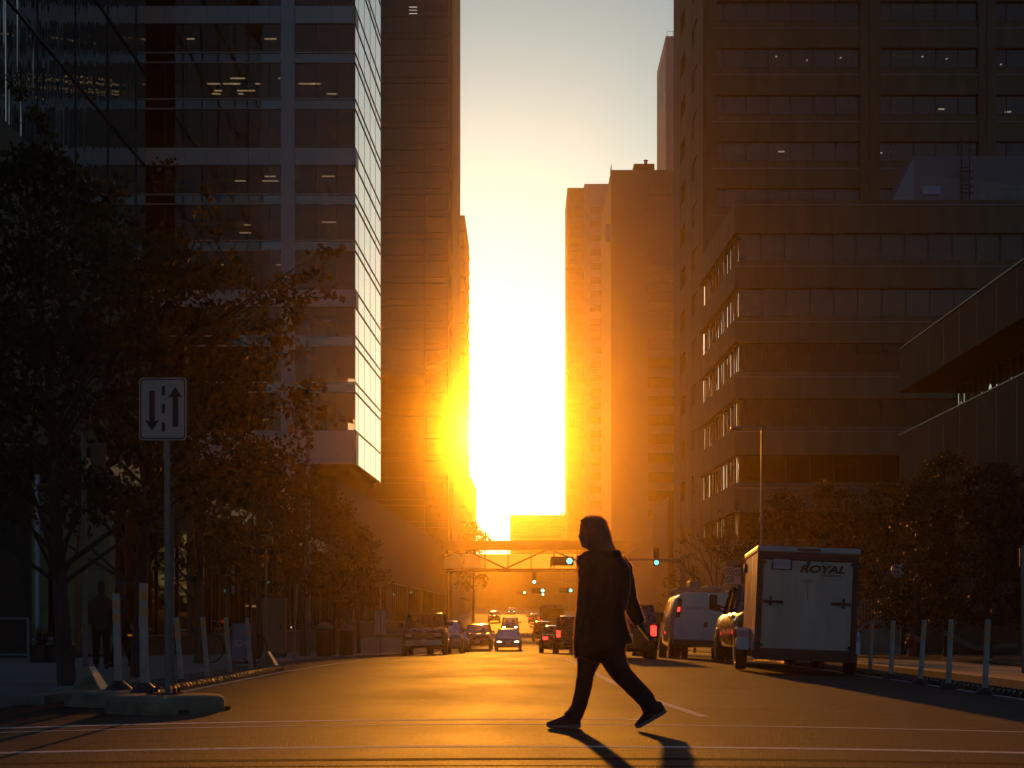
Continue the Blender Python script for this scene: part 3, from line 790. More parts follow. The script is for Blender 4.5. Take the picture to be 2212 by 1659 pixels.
SPECS = dict(
 sedan=dict(L=4.6, W=1.78, H=1.43, belt=.92, hood=.88, deck=.98, cowl=1.05, ft=.35, rt=-1.0, rb=-1.65, wr=.32, wb=1.33, clr=.20),
 suv=dict(L=4.75, W=1.88, H=1.74, belt=1.10, hood=1.05, deck=1.10, cowl=1.15, ft=.60, rt=-1.95, rb=-2.22, wr=.37, wb=1.40, clr=.26),
 pickup=dict(L=5.8, W=2.0, H=1.93, belt=1.28, hood=1.22, deck=1.28, cowl=1.35, ft=.75, rt=-.75, rb=-1.0, wr=.41, wb=1.85, clr=.34),
 hatch=dict(L=4.2, W=1.78, H=1.58, belt=1.0, hood=.95, deck=1.0, cowl=1.15, ft=.55, rt=-1.55, rb=-1.98, wr=.32, wb=1.25, clr=.20),
)
def make_car(kind, name, label, cat, paint, loc, rz, lit_front=False, lit_rear=False, glass=None, roll=0., pitch=0., rails=False):
    S = SPECS[kind]; L, W, H = S['L'], S['W'], S['H']; w = W / 2; y0, y1 = -L/2, L/2
    root = thing(name, loc, label, cat, None, rz, wb=False)
    root.rotation_euler = (pitch, roll, rz)
    glass = glass or m_carglass
    clr, belt, hood, deck = S['clr'], S['belt'], S['hood'], S['deck']
    st = [(y0, .84*w, clr + .22, deck - .16), (y0 + .07, .93*w, clr + .12, deck - .05), (y0 + .28, .98*w, clr, deck),
          (S['rb'], w, clr, belt + .01), (0, w*1.005, clr, belt), (S['cowl'], w, clr, belt - .01),
          (y1 - .75, .985*w, clr, hood), (y1 - .30, .95*w, clr, hood - .05), (y1 - .08, .88*w, clr + .06, hood - .16), (y1, .78*w, clr + .18, hood - .26)]
    b = MB(); b.loft([ring(a, zb, zt, y) for y, a, zb, zt in st]); body = b.build('body', paint, root, sharp=38)
    # wheel arches: dark rounded wells
    wr, wb = S['wr'], S['wb']
    for sx in (-1, 1):
        for sy in (-1, 1):
            ar = MB(); ar.lathe([(wr*1.18, sx*(w - .10)), (wr*1.18, sx*(w + .006)), (wr*1.10, sx*(w + .012))], (0, sy*wb, wr*1.02), 'x', 20)
            ar.lathe([(0, sx*(w + .003)), (wr*1.16, sx*(w + .003))], (0, sy*wb, wr*1.02), 'x', 20, False); ar.build('wheel_arch', m_trim, root)
    for sx in (-1, 1):
        for sy in (-1, 1):
            t = MB(); xo = sx*(w + .02)
            t.lathe([(wr*.62, xo - sx*.21), (wr*.93, xo - sx*.22), (wr, xo - sx*.18), (wr, xo - sx*.03), (wr*.93, xo), (wr*.62, xo)], (0, sy*wb, wr), 'x', 24)
            t.lathe([(0, xo - sx*.215), (wr*.64, xo - sx*.215)], (0, sy*wb, wr), 'x', 16)
            wh = t.build('wheel', m_tyre, root)
            r = MB(); r.lathe([(0, xo - sx*.03), (wr*.12, xo - sx*.015), (wr*.2, xo - sx*.05), (wr*.55, xo - sx*.05), (wr*.63, xo + sx*.003)], (0, sy*wb, wr), 'x', 10)
            sub(r, 'rim', m_rim, wh)
    # greenhouse
    gb, gt = .88*w, (.70 if kind == 'sedan' else .78)*w
    zb, zt = belt - .02, H - .045
    B = {(sx, 1): (sx*gb, S['cowl'], zb) for sx in (-1, 1)}; B.update({(sx, -1): (sx*gb, S['rb'], zb) for sx in (-1, 1)})
    T = {(sx, 1): (sx*gt, S['ft'], zt) for sx in (-1, 1)}; T.update({(sx, -1): (sx*gt, S['rt'], zt) for sx in (-1, 1)})
    rf = MB()
    ys = [S['rt'] - .06, S['rt'] + .1, (S['rt'] + S['ft'])/2, S['ft'] - .12, S['ft'] + .05]; hs = [-.035, .0, .02, 0, -.04]
    rr = []
    for y, dh in zip(ys, hs):
        rr.append([(-gt - .03, y, zt - .03), (-gt*.92, y, zt + .03 + dh*.6), (-gt*.5, y, H + dh), (gt*.5, y, H + dh), (gt*.92, y, zt + .03 + dh*.6), (gt + .03, y, zt - .03)])
    rf.loft(rr)
    for sx in (-1, 1):
        for e in (1, -1): rf.bar(B[sx, e], T[sx, e], .075 if e > 0 else .13, .09)
        mid = .5; m0 = lerp(B[sx, 1], B[sx, -1], mid); m1 = lerp(T[sx, 1], T[sx, -1], mid); rf.bar(m0, m1, .05, .11)
    roof = rf.build('roof', paint, root, sharp=40)
    if rails:
        ra = MB()
        for sx in (-1, 1): ra.tube([(sx*gt*.93, S['rt'] + .15, zt + .04), (sx*gt*.93, S['rt'] + .3, H + .05), (sx*gt*.93, S['ft'] - .3, H + .05), (sx*gt*.93, S['ft'] - .15, zt + .04)], .022, 6)
        sub(ra, 'roof_rail', m_steel, roof)
    def g(name, a, b_, c, d): MB().quad(a, b_, c, d).build(name, glass, root)
    g('windshield', B[-1, 1], B[1, 1], T[1, 1], T[-1, 1]); g('rear_window', B[1, -1], B[-1, -1], T[-1, -1], T[1, -1])
    for sx in (-1, 1):
        m0 = lerp(B[sx, 1], B[sx, -1], .5); m1 = lerp(T[sx, 1], T[sx, -1], .5)
        g('side_window', B[sx, 1], m0, m1, T[sx, 1]); g('side_window', m0, B[sx, -1], T[sx, -1], m1)
        mi = MB(); mi.box(min(sx*(w + .02), sx*(w + .22)), max(sx*(w + .02), sx*(w + .22)), S['cowl'] - .28, S['cowl'] - .16, belt + .03, belt + .20); mi.bar((sx*gb, S['cowl'] - .2, belt), (sx*(w + .06), S['cowl'] - .22, belt + .06), .05)
        mi.build('mirror', paint, root, bevel=.03)
        h = MB(); h.box(min(sx*w*.50, sx*w*.80), max(sx*w*.50, sx*w*.80), y1 - .17, y1 + .02, hood - .40, hood - .25)
        h.build('headlight', m_lit if lit_front else m_lens, root, bevel=.02)
        t = MB()
        if kind in ('suv', 'hatch'): t.box(min(sx*w*.74, sx*w*.93), max(sx*w*.74, sx*w*.93), y0 - .02, y0 + .2, deck - .34, deck - .04)
        else: t.box(min(sx*w*.56, sx*w*.86), max(sx*w*.56, sx*w*.86), y0 - .015, y0 + .14, deck - .31, deck - .14)
        t.build('taillight', m_tail_lit if lit_rear else m_tail, root, bevel=.02)
        s_ = MB(); x = sx*.37*w
        s_.box(x - .2, x + .2, S['ft'] - .45, S['ft'] - .3, belt - .3, belt + .22); s_.box(x - .11, x + .11, S['ft'] - .46, S['ft'] - .36, belt + .20, belt + .40)
        s_.build('seat', m_seat, root, bevel=.04)
    s_ = MB(); s_.box(-.62*w, .62*w, S['rt'] + .35, S['rt'] + .5, belt - .3, belt + .15); s_.build('seat', m_seat, root, bevel=.04)
    gr = MB(); gh = .12 if kind == 'sedan' else .24
    gr.box(-.46*w, .46*w, y1 - .10, y1 + .012, hood - .36 - gh*.6, hood - .36 + gh*.4)
    grille = gr.build('grille', m_trim, root, bevel=.02)
    gl = MB()
    for k in range(3): z = hood - .36 - gh*.45 + gh*.3*k; gl.box(-.44*w, .44*w, y1 + .013, y1 + .022, z, z + .022)
    sub(gl, 'grille_bar', m_chrome, grille)
    for e in (1, -1):
        bu = MB(); ye = y1 if e > 0 else y0
        bu.loft([[( -.86*w, ye - e*.16, z), (-.80*w, ye + e*.02, z), (-.4*w, ye + e*.05, z), (.4*w, ye + e*.05, z), (.80*w, ye + e*.02, z), (.86*w, ye - e*.16, z)] for z in (clr + .1, clr + .2, clr + .34)])
        bu.build('bumper', paint if kind != 'pickup' else m_chrome, root, sharp=40)
        p = MB(); z = (clr + .2) if e > 0 else deck - .42
        p.box(-.15, .15, ye + e*.052 if e > 0 else ye - .062, ye + e*.062 if e > 0 else ye - .05, z, z + .15)
        p.build('licence_plate', m_plate, root)
    if kind == 'pickup':
        bd = MB(); bd.box(-.80*w, .80*w, y0 + .1, S['rb'] - .1, belt + .002, belt + .012); bd.build('cargo_bed', m_trim, root)
    return root

p_dark = PAINT('dark_car_paint', (.020,.020,.022)); p_grey = PAINT('grey_car_paint', (.12,.12,.125)); p_silver = PAINT('silver_car_paint', (.34,.34,.35))
p_white = PAINT('white_van_paint', (.72,.64,.55), .35); p_maroon = PAINT('maroon_car_paint', (.07,.02,.015)); p_blue = PAINT('blue_grey_car_paint', (.10,.12,.15))
def at(pxc, d, dz=0): x = px(pxc, d); return (x, d, zr(x, d) + dz)
PI = math.pi
G1 = 'cars parked along the left kerb'; G2 = 'cars driving towards the camera'; G3 = 'cars heading away down the street'; G4 = 'vehicles parked along the right kerb'
def lay(x, d): return math.atan(0.006 * x)      # lean with the crown of the road
def pit(d): return math.atan((zl(d + 1) - zl(d - 1)) / 2)
def put(kind, name, label, cat, paint, x, d, away, group, **k):
    o = make_car(kind, name, label, cat, paint, (x, d, zr(x, d)), 0 if away else PI, roll=lay(x, d) * (1 if away else -1), pitch=pit(d) * (1 if away else -1), **k)
    o['group'] = group; return o
put('pickup', 'pickup_truck', 'dark pickup truck with a wide chrome grille, nearest in the row parked left', 'pickup truck', p_dark, -4.42, 73.0, False, G1)
put('suv', 'parked_car', 'silver suv parked right behind the dark pickup at the left kerb', 'car', p_silver, -4.12, 84.5, False, G1, rails=True)
put('sedan', 'parked_car', 'grey sedan parked behind the silver suv, half hidden at the left kerb', 'car', p_blue, -4.35, 103.0, False, G1)
put('suv', 'car', 'dark suv with a roof glint waiting left of the white headlight sedan', 'car', p_dark, -3.15, 112.0, False, G2)
put('sedan', 'car', 'pale sedan with both headlights lit driving towards the camera mid street', 'car', p_silver, -1.0, 106.3, False, G2, lit_front=True)
put('suv', 'car', 'grey suv with glaring headlights following right behind the pale sedan', 'car', p_grey, -1.38, 168.0, False, G2, lit_front=True)
put('suv', 'car', 'dark suv seen between the glaring suv and the kerb, farther up the street', 'car', p_dark, -4.6, 250.0, False, G2)
put('sedan', 'car', 'tiny far sedan high up the street with dim headlights, farthest oncoming car', 'car', p_dark, -2.6, 352.0, False, G2, lit_front=True)
put('suv', 'car', 'dark suv driving away just left of the walking person, red tail lights on', 'car', p_dark, 2.36, 73.0, True, G3, lit_rear=True, glass=m_tint)
put('sedan', 'car', 'dark sedan ahead of the tail-lit suv, its left edge showing beyond it', 'car', p_maroon, 1.75, 82.0, True, G3, lit_rear=True)
put('suv', 'car', 'black suv with a bright roof edge at the far crossing, heading away', 'car', p_dark, 1.75, 137.0, True, G3, glass=m_tint)
put('sedan', 'car', 'small dark sedan at the far hill beside the lane line, heading away', 'car', p_dark, 1.7, 236.0, True, G3, lit_rear=True)
put('hatch', 'car', 'dark hatchback with a glowing red right tail light behind the walking person', 'car', p_maroon, 2.98, 47.2, True, G3, lit_rear=True)
put('suv', 'parked_car', 'black suv parked in front of the white van at the right kerb', 'car', p_dark, 5.35, 62.0, True, G4, glass=m_tint, rails=True)
put('pickup', 'pickup_truck', 'dark pickup truck with tow mirrors hitched to the white cargo trailer', 'pickup truck', p_dark, 5.95, 38.6, True, G4)
tow = [o for o in COL.objects if o.get('label','').startswith('dark pickup truck with tow')][0]
for sx in (-1, 1):
    tm = MB(); tm.box(min(sx*1.12, sx*1.33), max(sx*1.12, sx*1.33), .95, 1.07, 1.33, 1.72); tm.bar((sx*.9, 1.05, 1.4), (sx*1.2, 1.0, 1.45), .05); tm.build('tow_mirror', m_trim, tow, bevel=.04)

# --- bus far ahead
bx, by = 3.0, 165.0
bus = thing('bus', (bx, by, zr(bx, by)), 'city bus seen from behind far down the street with two red tail lights', 'bus', G3, 0, wb=False)
b = MB(); rr = []
for y, s, zt in ((-5.5, .96, 2.95), (-5.4, 1, 3.05), (5.4, 1, 3.05), (5.5, .96, 2.95)): rr.append([(-1.28*s, y, .35), (-1.3*s, y, 1.4), (-1.26*s, y, zt - .2), (-1.1*s, y, zt), (1.1*s, y, zt), (1.26*s, y, zt - .2), (1.3*s, y, 1.4), (1.28*s, y, .35)])
b.loft(rr); b.build('body', PAINT('bus_paint', (.16,.13,.14)), bus, sharp=30)
g = MB(); g.quad((-1.05, -5.53, 1.7), (1.05, -5.53, 1.7), (1.0, -5.53, 2.65), (-1.0, -5.53, 2.65)); g.build('rear_window', m_tint, bus)
for sx in (-1, 1):
    t = MB(); t.box(sx*1.1 - .09, sx*1.1 + .09, -5.56, -5.4, 1.2, 1.5); t.build('taillight', m_tail_lit, bus)
    for y in (-3.2, 3.6):
        t = MB(); t.lathe([(0, sx*1.05), (.46, sx*1.05), (.48, sx*1.1), (.48, sx*1.26), (.44, sx*1.31), (0, sx*1.31)], (0, y, .48), 'x', 20); t.build('wheel', m_tyre, bus)

# --- white cargo van
vx, vd = 5.60, 51.4
van = thing('cargo_van', (vx, vd, zr(vx, vd)), 'white cargo van with ladder rack and faded grey lettering on its rear door', 'van', G4, 0, wb=False)
van.rotation_euler = (pit(vd), lay(vx, vd), 0)
def vring(y, s, zb, zt):
    half = [(.90, zb), (.99, zb + .15), (1.0, .95), (.975, 1.25), (.86, zt - .22), (.78, zt - .07), (.62, zt)]
    return [(-x*s, y, z) for x, z in half[::-1]] + [(x*s, y, z) for x, z in half]
b = MB(); b.loft([vring(-2.75, .97, .48, 2.04), vring(-2.70, .995, .40, 2.08), vring(-1, 1.0, .36, 2.1), (vring(.9, 1.0, .36, 2.08)), vring(1.5, .98, .36, 1.65), vring(1.75, .98, .36, 1.22), vring(2.6, .95, .38, 1.08), vring(2.8, .86, .5, .9)])
b.build('body', p_white, van, sharp=35)
for sx, x0, x1 in ((-1, -.74, -.012), (1, .012, .74)):
    d_ = MB(); zt = 1.93
    d_.prism([(x0*1.02, .62), (x1*1.02, .62), (x1*1.02, 1.3), (x1*(.86 if sx > 0 else 1), zt), (x0*(.86 if sx < 0 else 1), zt), (x0*1.02, 1.3)], -2.785, -2.755)
    dd = d_.build('rear_door', p_white, van)
    h = MB(); h.box(.03*sx - .03, .03*sx + .03, -2.81, -2.785, 1.0, 1.16); sub(h, 'handle', m_trim, dd)
    t = MB(); t.prism([(sx*.80, 1.28), (sx*.94, 1.28), (sx*.855, 1.86), (sx*.74, 1.86)], -2.78, -2.70); tl = t.build('taillight_column', m_trim, van)
    t = MB(); t.prism([(sx*.81, 1.46), (sx*.89, 1.46), (sx*.875, 1.60), (sx*.80, 1.60)], -2.795, -2.781); sub(t, 'taillight', m_tail_lit, tl)
    for y in (-1.75, 1.75):
        t = MB(); t.lathe([(0, sx*.78), (.34, sx*.78), (.37, sx*.82), (.37, sx*.98), (.34, sx*1.012), (0, sx*1.012)], (0, y, .37), 'x', 22); t.build('wheel', m_tyre, van)
    mi = MB(); mi.box(min(sx*1.02, sx*1.24), max(sx*1.02, sx*1.24), 1.45, 1.58, 1.15, 1.45); mi.bar((sx*.96, 1.5, 1.2), (sx*1.1, 1.52, 1.25), .05); mi.build('mirror', m_trim, van, bevel=.03)
    g = MB(); g.quad((sx*.987, .7, 1.28), (sx*.987, 1.45, 1.28), (sx*.90, .98, 1.74), (sx*.895, .7, 1.78)); g.build('side_window', m_tint, van)
bu = MB(); bu.box(-.96, .96, -2.92, -2.74, .40, .60); bu.build('bumper', m_trim, van, bevel=.03)
pl = MB(); pl.box(.25, .55, -2.80, -2.788, .82, .97); pl.build('licence_plate', m_plate, van)
rk = MB()
for y in (-2.2, -.6, .8): rk.bar((-.86, y, 2.22), (.86, y, 2.22), .05); rk.bar((-.8, y, 2.02), (-.8, y, 2.24), .04); rk.bar((.8, y, 2.02), (.8, y, 2.24), .04)
rk.bar((-.84, -2.3, 2.22), (-.84, .9, 2.22), .04); rk.bar((.84, -2.3, 2.22), (.84, .9, 2.22), .04)
rack = rk.build('roof_rack', m_steel, van)
rk = MB(); rk.bar((.1, -2.4, 2.30), (.1, 1.2, 2.30), .07); rk.bar((.5, -2.4, 2.30), (.5, 1.2, 2.30), .07)
for k in range(10): rk.bar((.1, -2.3 + k*.37, 2.30), (.5, -2.3 + k*.37, 2.30), .04)
sub(rk, 'ladder', m_rim, rack)
rk = MB(); rk.box(-.45, -.15, -2.1, -1.2, 2.26, 2.46); sub(rk, 'tool_box', m_steel, rack, bevel=.02)

def TEXT(name, body, mat, parent, loc, size, sx=1., shear=0., bold=0., rot=(PI/2, 0, 0), depth=.004):
    cu = bpy.data.curves.new(name, 'FONT'); cu.body = body; cu.size = size; cu.shear = shear; cu.offset = bold; cu.extrude = depth
    cu.align_x = 'CENTER'; cu.align_y = 'CENTER'
    t = bpy.data.objects.new(name, cu); COL.objects.link(t)
    dg = bpy.context.evaluated_depsgraph_get(); me = bpy.data.meshes.new_from_object(t.evaluated_get(dg))
    bpy.data.objects.remove(t); bpy.data.curves.remove(cu)
    me.name = name; me.materials.clear(); me.materials.append(mat)
    o = bpy.data.objects.new(name, me); COL.objects.link(o); o.parent = parent; o.location = loc; o.rotation_euler = rot; o.scale = (sx, 1, 1)
    return o
m_ink = M('black_lettering', (.02,.02,.02), .6, var=0); m_ink_grey = M('grey_lettering', (.28,.27,.27), .6, var=0)
TEXT('lettering', 'conam', m_ink_grey, van, (-.36, -2.791, 1.60), .20, 1.25)

# --- enclosed cargo trailer
tx, td = 5.52, 32.1
tr = thing('cargo_trailer', (tx, td, zr(tx, td) + .0), 'white enclosed cargo trailer with black lettering on its rear ramp door, parked right', 'trailer', None, 0, wb=False)
tr.rotation_euler = (0, R(2.4), R(-4.6))
m_tw = M('white_trailer_skin', (.76,.58,.42), .24, var=.05, scale=1.5)
m_tframe = M('trailer_frame_dark', (.045,.03,.025), .5, var=.1)
hw, y0, y1, zb, zt = .965, -2.1, 1.9, .32, 2.44
b = MB(); b.box(-hw + .03, hw - .03, y0 + .05, y1, zb + .1, zt - .03); b.prism([(-hw + .03, y1), (hw - .03, y1), (.15, y1 + .55), (-.15, y1 + .55)], zb + .1, zt - .2, 'z')
b.build('body', m_tw, tr)
n = 16
for sx in (-1, 1):
    s_ = MB(); xs_ = sx*(hw - .028)
    for k in range(n):
        ya = y0 + .1 + (y1 - y0 - .12)*k/n; yb = y0 + .1 + (y1 - y0 - .12)*(k + 1)/n
        s_.box(min(xs_, xs_ + sx*.012), max(xs_, xs_ + sx*.012), ya + .012, yb - .012, zb + .14, zt - .12)
    s_.build('side_panel', m_tw, tr)
    t = MB(); t.box(min(sx*(hw - .03), sx*(hw + .02)), max(sx*(hw - .03), sx*(hw + .02)), y0 + .08, y1, zb - .02, zb + .13); t.build('side_rail', m_tframe, tr)
fr_ = MB()
fr_.box(-hw, -hw + .115, y0, y0 + .10, zb - .05, zt - .12); fr_.box(hw - .115, hw, y0, y0 + .10, zb - .05, zt - .12)
fr_.box(-hw + .115, hw - .115, y0, y0 + .10, zt - .26, zt - .12); fr_.box(-hw + .115, hw - .115, y0, y0 + .10, zb - .05, zb + .16)
fr_.build('rear_frame', m_tframe, tr, bevel=.012)
rt = MB(); rt.box(-hw - .012, hw + .012, y0 - .02, y1 + .05, zt - .119, zt)
roof = rt.build('roof_trim', M('trailer_roof_trim', (.55,.48,.40), .4, metal=.3, var=.05), tr, bevel=.03)
lt = MB(); lt.box(-.22, .22, y0 - .045, y0 - .021, zt - .075, zt - .03); sub(lt, 'marker_light', m_tail, roof)
m_tdoor = M('ramp_door_skin', (.70,.51,.36), .4, var=.12, scale=2.2, stretch=(1.5,1,.25))
rv = MB()
for k in range(24):
    for sx in (-1, 1): rv.lathe([(0, -.006), (.008, -.004), (.01, 0)], (sx*(hw - .03), y0 - .001, zb + .05 + k*.083), 'y', 6)
    rv.lathe([(0, -.006), (.008, -.004), (.01, 0)], (-hw + .15 + k*.0725, y0 - .001, zt - .15), 'y', 6)
rv.build('rivets', m_steel, tr)
for sx in (-1, 1):
    rl_ = MB(); rl_.lathe([(0, -.014), (.022, -.01), (.026, 0)], (sx*(hw - .06), y0 - .001, .62), 'y', 12); rl_.build('reflector', m_tail, tr)
dr = MB(); dr.box(-hw + .125, hw - .125, y0 - .012, y0 + .03, zb + .17, zt - .27)
door = dr.build('ramp_door', m_tdoor, tr, bevel=.006)
hd = MB()
for sx in (-1, 1):
    hd.box(min(sx*.45, sx*.83), max(sx*.45, sx*.83), y0 - .05, y0 - .02, 1.36, 1.405); hd.box(sx*.69 - .02, sx*.69 + .02, y0 - .058, y0 - .0135, 1.30, 1.49)
    for z in (zb + .2, zt - .34): hd.box(min(sx*.80, sx*.85), max(sx*.80, sx*.85), y0 - .03, y0 - .0125, z, z + .06)
sub(hd, 'lock_bar', m_trim, door)
hd = MB(); hd.box(.0, .012, y0 - .018, y0 - .0125, 1.42, 1.80); hd.box(-.10, .10, y0 - .018, y0 - .0125, 1.80, 1.815); hd.tube([(.0, y0 - .016, 1.72), (-.05, y0 - .016, 1.76), (-.03, y0 - .016, 1.8)], .006, 5)
sub(hd, 'scratch_mark', m_ink_grey, door)
hd = MB(); hd.box(-.03, .03, y0 - .03, y0 - .012, zt - .36, zt - .25); sub(hd, 'latch', m_trim, door)
pf = MB(); pf.box(-.70, -.31, y0 - .022, y0 - .0125, zt - .45, zt - .22); pfo = pf.build('plate_frame', m_trim, tr)
pf = MB(); pf.box(-.665, -.345, y0 - .027, y0 - .0225, zt - .43, zt - .25); pl = sub(pf, 'licence_plate', m_plate, pfo)
TEXT('plate_lettering', 'BTC 74', m_ink_grey, pfo, (-.505, y0 - .0285, zt - .34), .105, .8)
TEXT('lettering', 'ROYAL', m_ink, tr, (.26, y0 - .0155, zt - .42), .19, 1.4, .25, .008)
TEXT('lettering', 'CARGO', m_ink, tr, (.43, y0 - .0155, zt - .535), .06, 1.7, .25, .001)
m_fender = M('fender_aluminium', (.5,.5,.52), .35, metal=.6, var=.08)
for sx in (-1, 1):
    f_ = MB(); a, c = sx*(hw + .012), sx*(hw + .25)
    prof = [(-.62, .42), (-.60, .66), (-.50, .80), (-.36, .86), (.36, .86), (.50, .80), (.60, .66), (.62, .42), (.585, .42), (.57, .645), (.485, .77), (.35, .825), (-.35, .825), (-.485, .77), (-.57, .645), (-.585, .42)]
    f_.prism([(y - .15, z) for y, z in prof], min(a, c), max(a, c), 'x'); f_.build('fender', m_fender, tr)
    t = MB(); xo = sx*(hw + .24)
    t.lathe([(0, xo - sx*.22), (.30, xo - sx*.22), (.33, xo - sx*.18), (.33, xo - sx*.03), (.30, xo), (.19, xo)], (0, -.15, .33), 'x', 24)
    wh = t.build('wheel', m_tyre, tr)
    r = MB(); r.lathe([(0, xo - sx*.02), (.15, xo - sx*.03), (.195, xo + sx*.004)], (0, -.15, .33), 'x', 14); sub(r, 'rim', m_rim, wh)
ax = MB(); ax.box(-hw, hw, -.2, -.1, .28, .38); ax.bar((-.3, y1, .36), (0, y1 + 1.1, .40), .08); ax.bar((.3, y1, .36), (0, y1 + 1.1, .40), .08)
ax.build('chassis', m_trim, tr)
c = MB(); c.lathe([(0, -.01), (.10, -.01), (.10, .05), (0, .05)], (-hw - .03, y1 - .35, 2.12), 'x', 16); c.build('side_vent', m_trim, tr)
# ---------------------------------------------------------------- street furniture
m_white_pl = M('white_plastic', (.54,.42,.32), .6, var=.16, scale=6)
m_amber = M('amber_reflector', (.95,.34,.03), .3, var=.05, scale=30)
m_rubber = M('black_rubber', (.02,.018,.017), .45, var=.15, scale=8)
m_sign = M('white_sign_face', (.62,.45,.34), .45, var=.06, scale=3)
m_conc_base = M('cast_concrete', (.25,.19,.11), .9, var=.28, scale=5, bump=.02, bscale=14)
m_olive_back = M('sign_back', (.16,.15,.09), .5, metal=.3, var=.06)

def rrect(w, h, r, n=5):
    P = []
    for cx_, cz, a0 in ((w/2 - r, h/2 - r, 0), (-w/2 + r, h/2 - r, 90), (-w/2 + r, -h/2 + r, 180), (w/2 - r, -h/2 + r, 270)):
        for k in range(n + 1): a = R(a0 + 90*k/n); P.append((cx_ + r*math.cos(a), cz + r*math.sin(a)))
    return P
def gz(x, d, lift=0):
    if LK < x < RK or d < 19: return zr(x, d) + lift
    return zp(d) + (.118 if x < 0 else .06) + lift

# two-way traffic sign on its round concrete foot
sx_, sd_ = px(357, 16.6), 16.6; zg = zr(sx_, sd_)
ft = thing('concrete_foot', (sx_, sd_, zg), 'round cast concrete sign foot with bolts under the two-way arrow sign, in front', 'sign base', 'round concrete feet on the road')
def foot(o, x, d, z, r, h):
    w = MB(); N = 40
    prof = [(0, h + .0), (r*.55, h), (r*.93, h - .012), (r*.975, h - .035), (r, h - .07), (r, .0), (0, 0)]
    w.lathe([(a, b) for a, b in prof], (x, d, z), n=N, smooth=True); w.build('block', m_conc_base, o, sharp=50)
    for k in range(3):
        a = R(-60 + 75*k); n_ = MB(); cx_, cy_ = x + (r + .002)*math.cos(a), d + (r + .002)*math.sin(a)
        n_.box(cx_ - .05, cx_ + .05, cy_ - .03, cy_ + .03, z, z + .055); n_.build('lifting_slot', m_trim, o)
foot(ft, sx_, sd_, zg, .62, .19)
bp = MB(); bp.box(sx_ - .16, sx_ + .16, sd_ - .16, sd_ + .16, zg + .19, zg + .205)
for k in range(4): a = R(45 + 90*k); bp.lathe([(0, .05), (.02, .05), (.02, 0)], (sx_ + .17*math.cos(a), sd_ + .17*math.sin(a), zg + .205), n=8)
bp.build('base_plate', m_black, ft)
f2x, f2d = px(272, 18.5), 18.5; z2 = zr(f2x, f2d)
ft2 = thing('concrete_foot', (f2x, f2d, z2), 'larger round concrete foot behind the sign foot, carrying white posts', 'sign base', 'round concrete feet on the road')
foot(ft2, f2x, f2d, z2, .70, .17)

sg = thing('traffic_sign', (sx_, sd_, zg + .205), 'white traffic sign with a down arrow, dashes and an up arrow on a pole', 'road sign')
Zc = pz(884, sd_); zt = pz(817, sd_)
p = MB(); p.tube([(sx_ + .022, sd_ + .03, zg + .205), (sx_ + .01, sd_ + .03, zt - .08)], .032, 12); p.build('pole', m_steel, sg)
b = MB(); b.prism([(sx_ - .02 + u, Zc + v) for u, v in rrect(.50, .66, .045)], sd_ - .028, sd_ - .024); b.prism([(sx_ - .02 + u, Zc + v) for u, v in rrect(.50, .66, .045)], sd_ - .0235, sd_ - .018); b.build('panel', m_sign, sg)
def outline(mb, w, h, r, t, x, z, ya, yb):
    o_, i_ = rrect(w, h, r), rrect(w - 2*t, h - 2*t, r - t*.6); n = len(o_)
    for k in range(n):
        j = (k + 1) % n
        mb.add([(x+o_[k][0], yy, z+o_[k][1]) for yy in (ya,)] + [(x+o_[j][0], ya, z+o_[j][1]), (x+i_[j][0], ya, z+i_[j][1]), (x+i_[k][0], ya, z+i_[k][1])], [(0,1,2,3)])
b = MB(); outline(b, .475, .635, .035, .013, sx_ - .02, Zc, sd_ - .0300, 0); b.build('border', m_ink, sg, fix=False)
pxm = sd_ / F
def ap(x, y): return ((x - VX) * pxm, CAMH + (VY - y) * pxm)
def arrow(cx_, ytail, ytip, up):
    w = MB(); s = 1 if up else -1
    head = ytip + s*22
    pts = [(cx_ - 6, ytail), (cx_ + 6, ytail), (cx_ + 6, head), (cx_ + 15.5, head + s*2), (cx_, ytip), (cx_ - 15.5, head + s*2), (cx_ - 6, head)]
    w.prism([ap(*q) for q in pts], sd_ - .032, sd_ - .0285); w.build('arrow', m_ink, sg)
arrow(330, 845, 932, False); arrow(380, 923, 836, True)
for y0_, y1_ in ((835, 855), (874, 894), (913, 933)):
    w = MB(); w.prism([ap(351, y0_), ap(358, y0_), ap(357.5, y1_), ap(350.5, y1_)], sd_ - .032, sd_ - .0285); w.build('dash', m_ink, sg)

# flexible white posts with amber bands
def make_post(h=1.08, r=.042):
    o = thing('flexible_post', (0,0,0), '', 'delineator post', None, 0, wb=False)
    w = MB(); w.lathe([(r*1.02, .06), (r, .1), (r*.98, h - .01), (r*.9, h), (0, h)], n=16); w.build('post', m_white_pl, o, sharp=50)
    for z in (h - .17, h - .33):
        w = MB(); N = 7
        for k in range(N):
            a0 = 2*math.pi*k/N; a1 = a0 + 2*math.pi/N*.62
            q = [(r*1.05*math.cos(a0 + (a1 - a0)*t/3), r*1.05*math.sin(a0 + (a1 - a0)*t/3)) for t in range(4)]
            for u, v in zip(q, q[1:]): w.quad((*u, z), (*v, z), (*v, z + .10), (*u, z + .10))
        w.build('reflector', m_amber, o, fix=False)
    w = MB(); w.lathe([(.15, 0), (.14, .02), (.06, .09), (.05, .10), (0, .10)], n=16); w.build('base', m_rubber, o)
    return o
post0 = make_post()
PG = 'white flexible posts along the road edge'
first = [True]
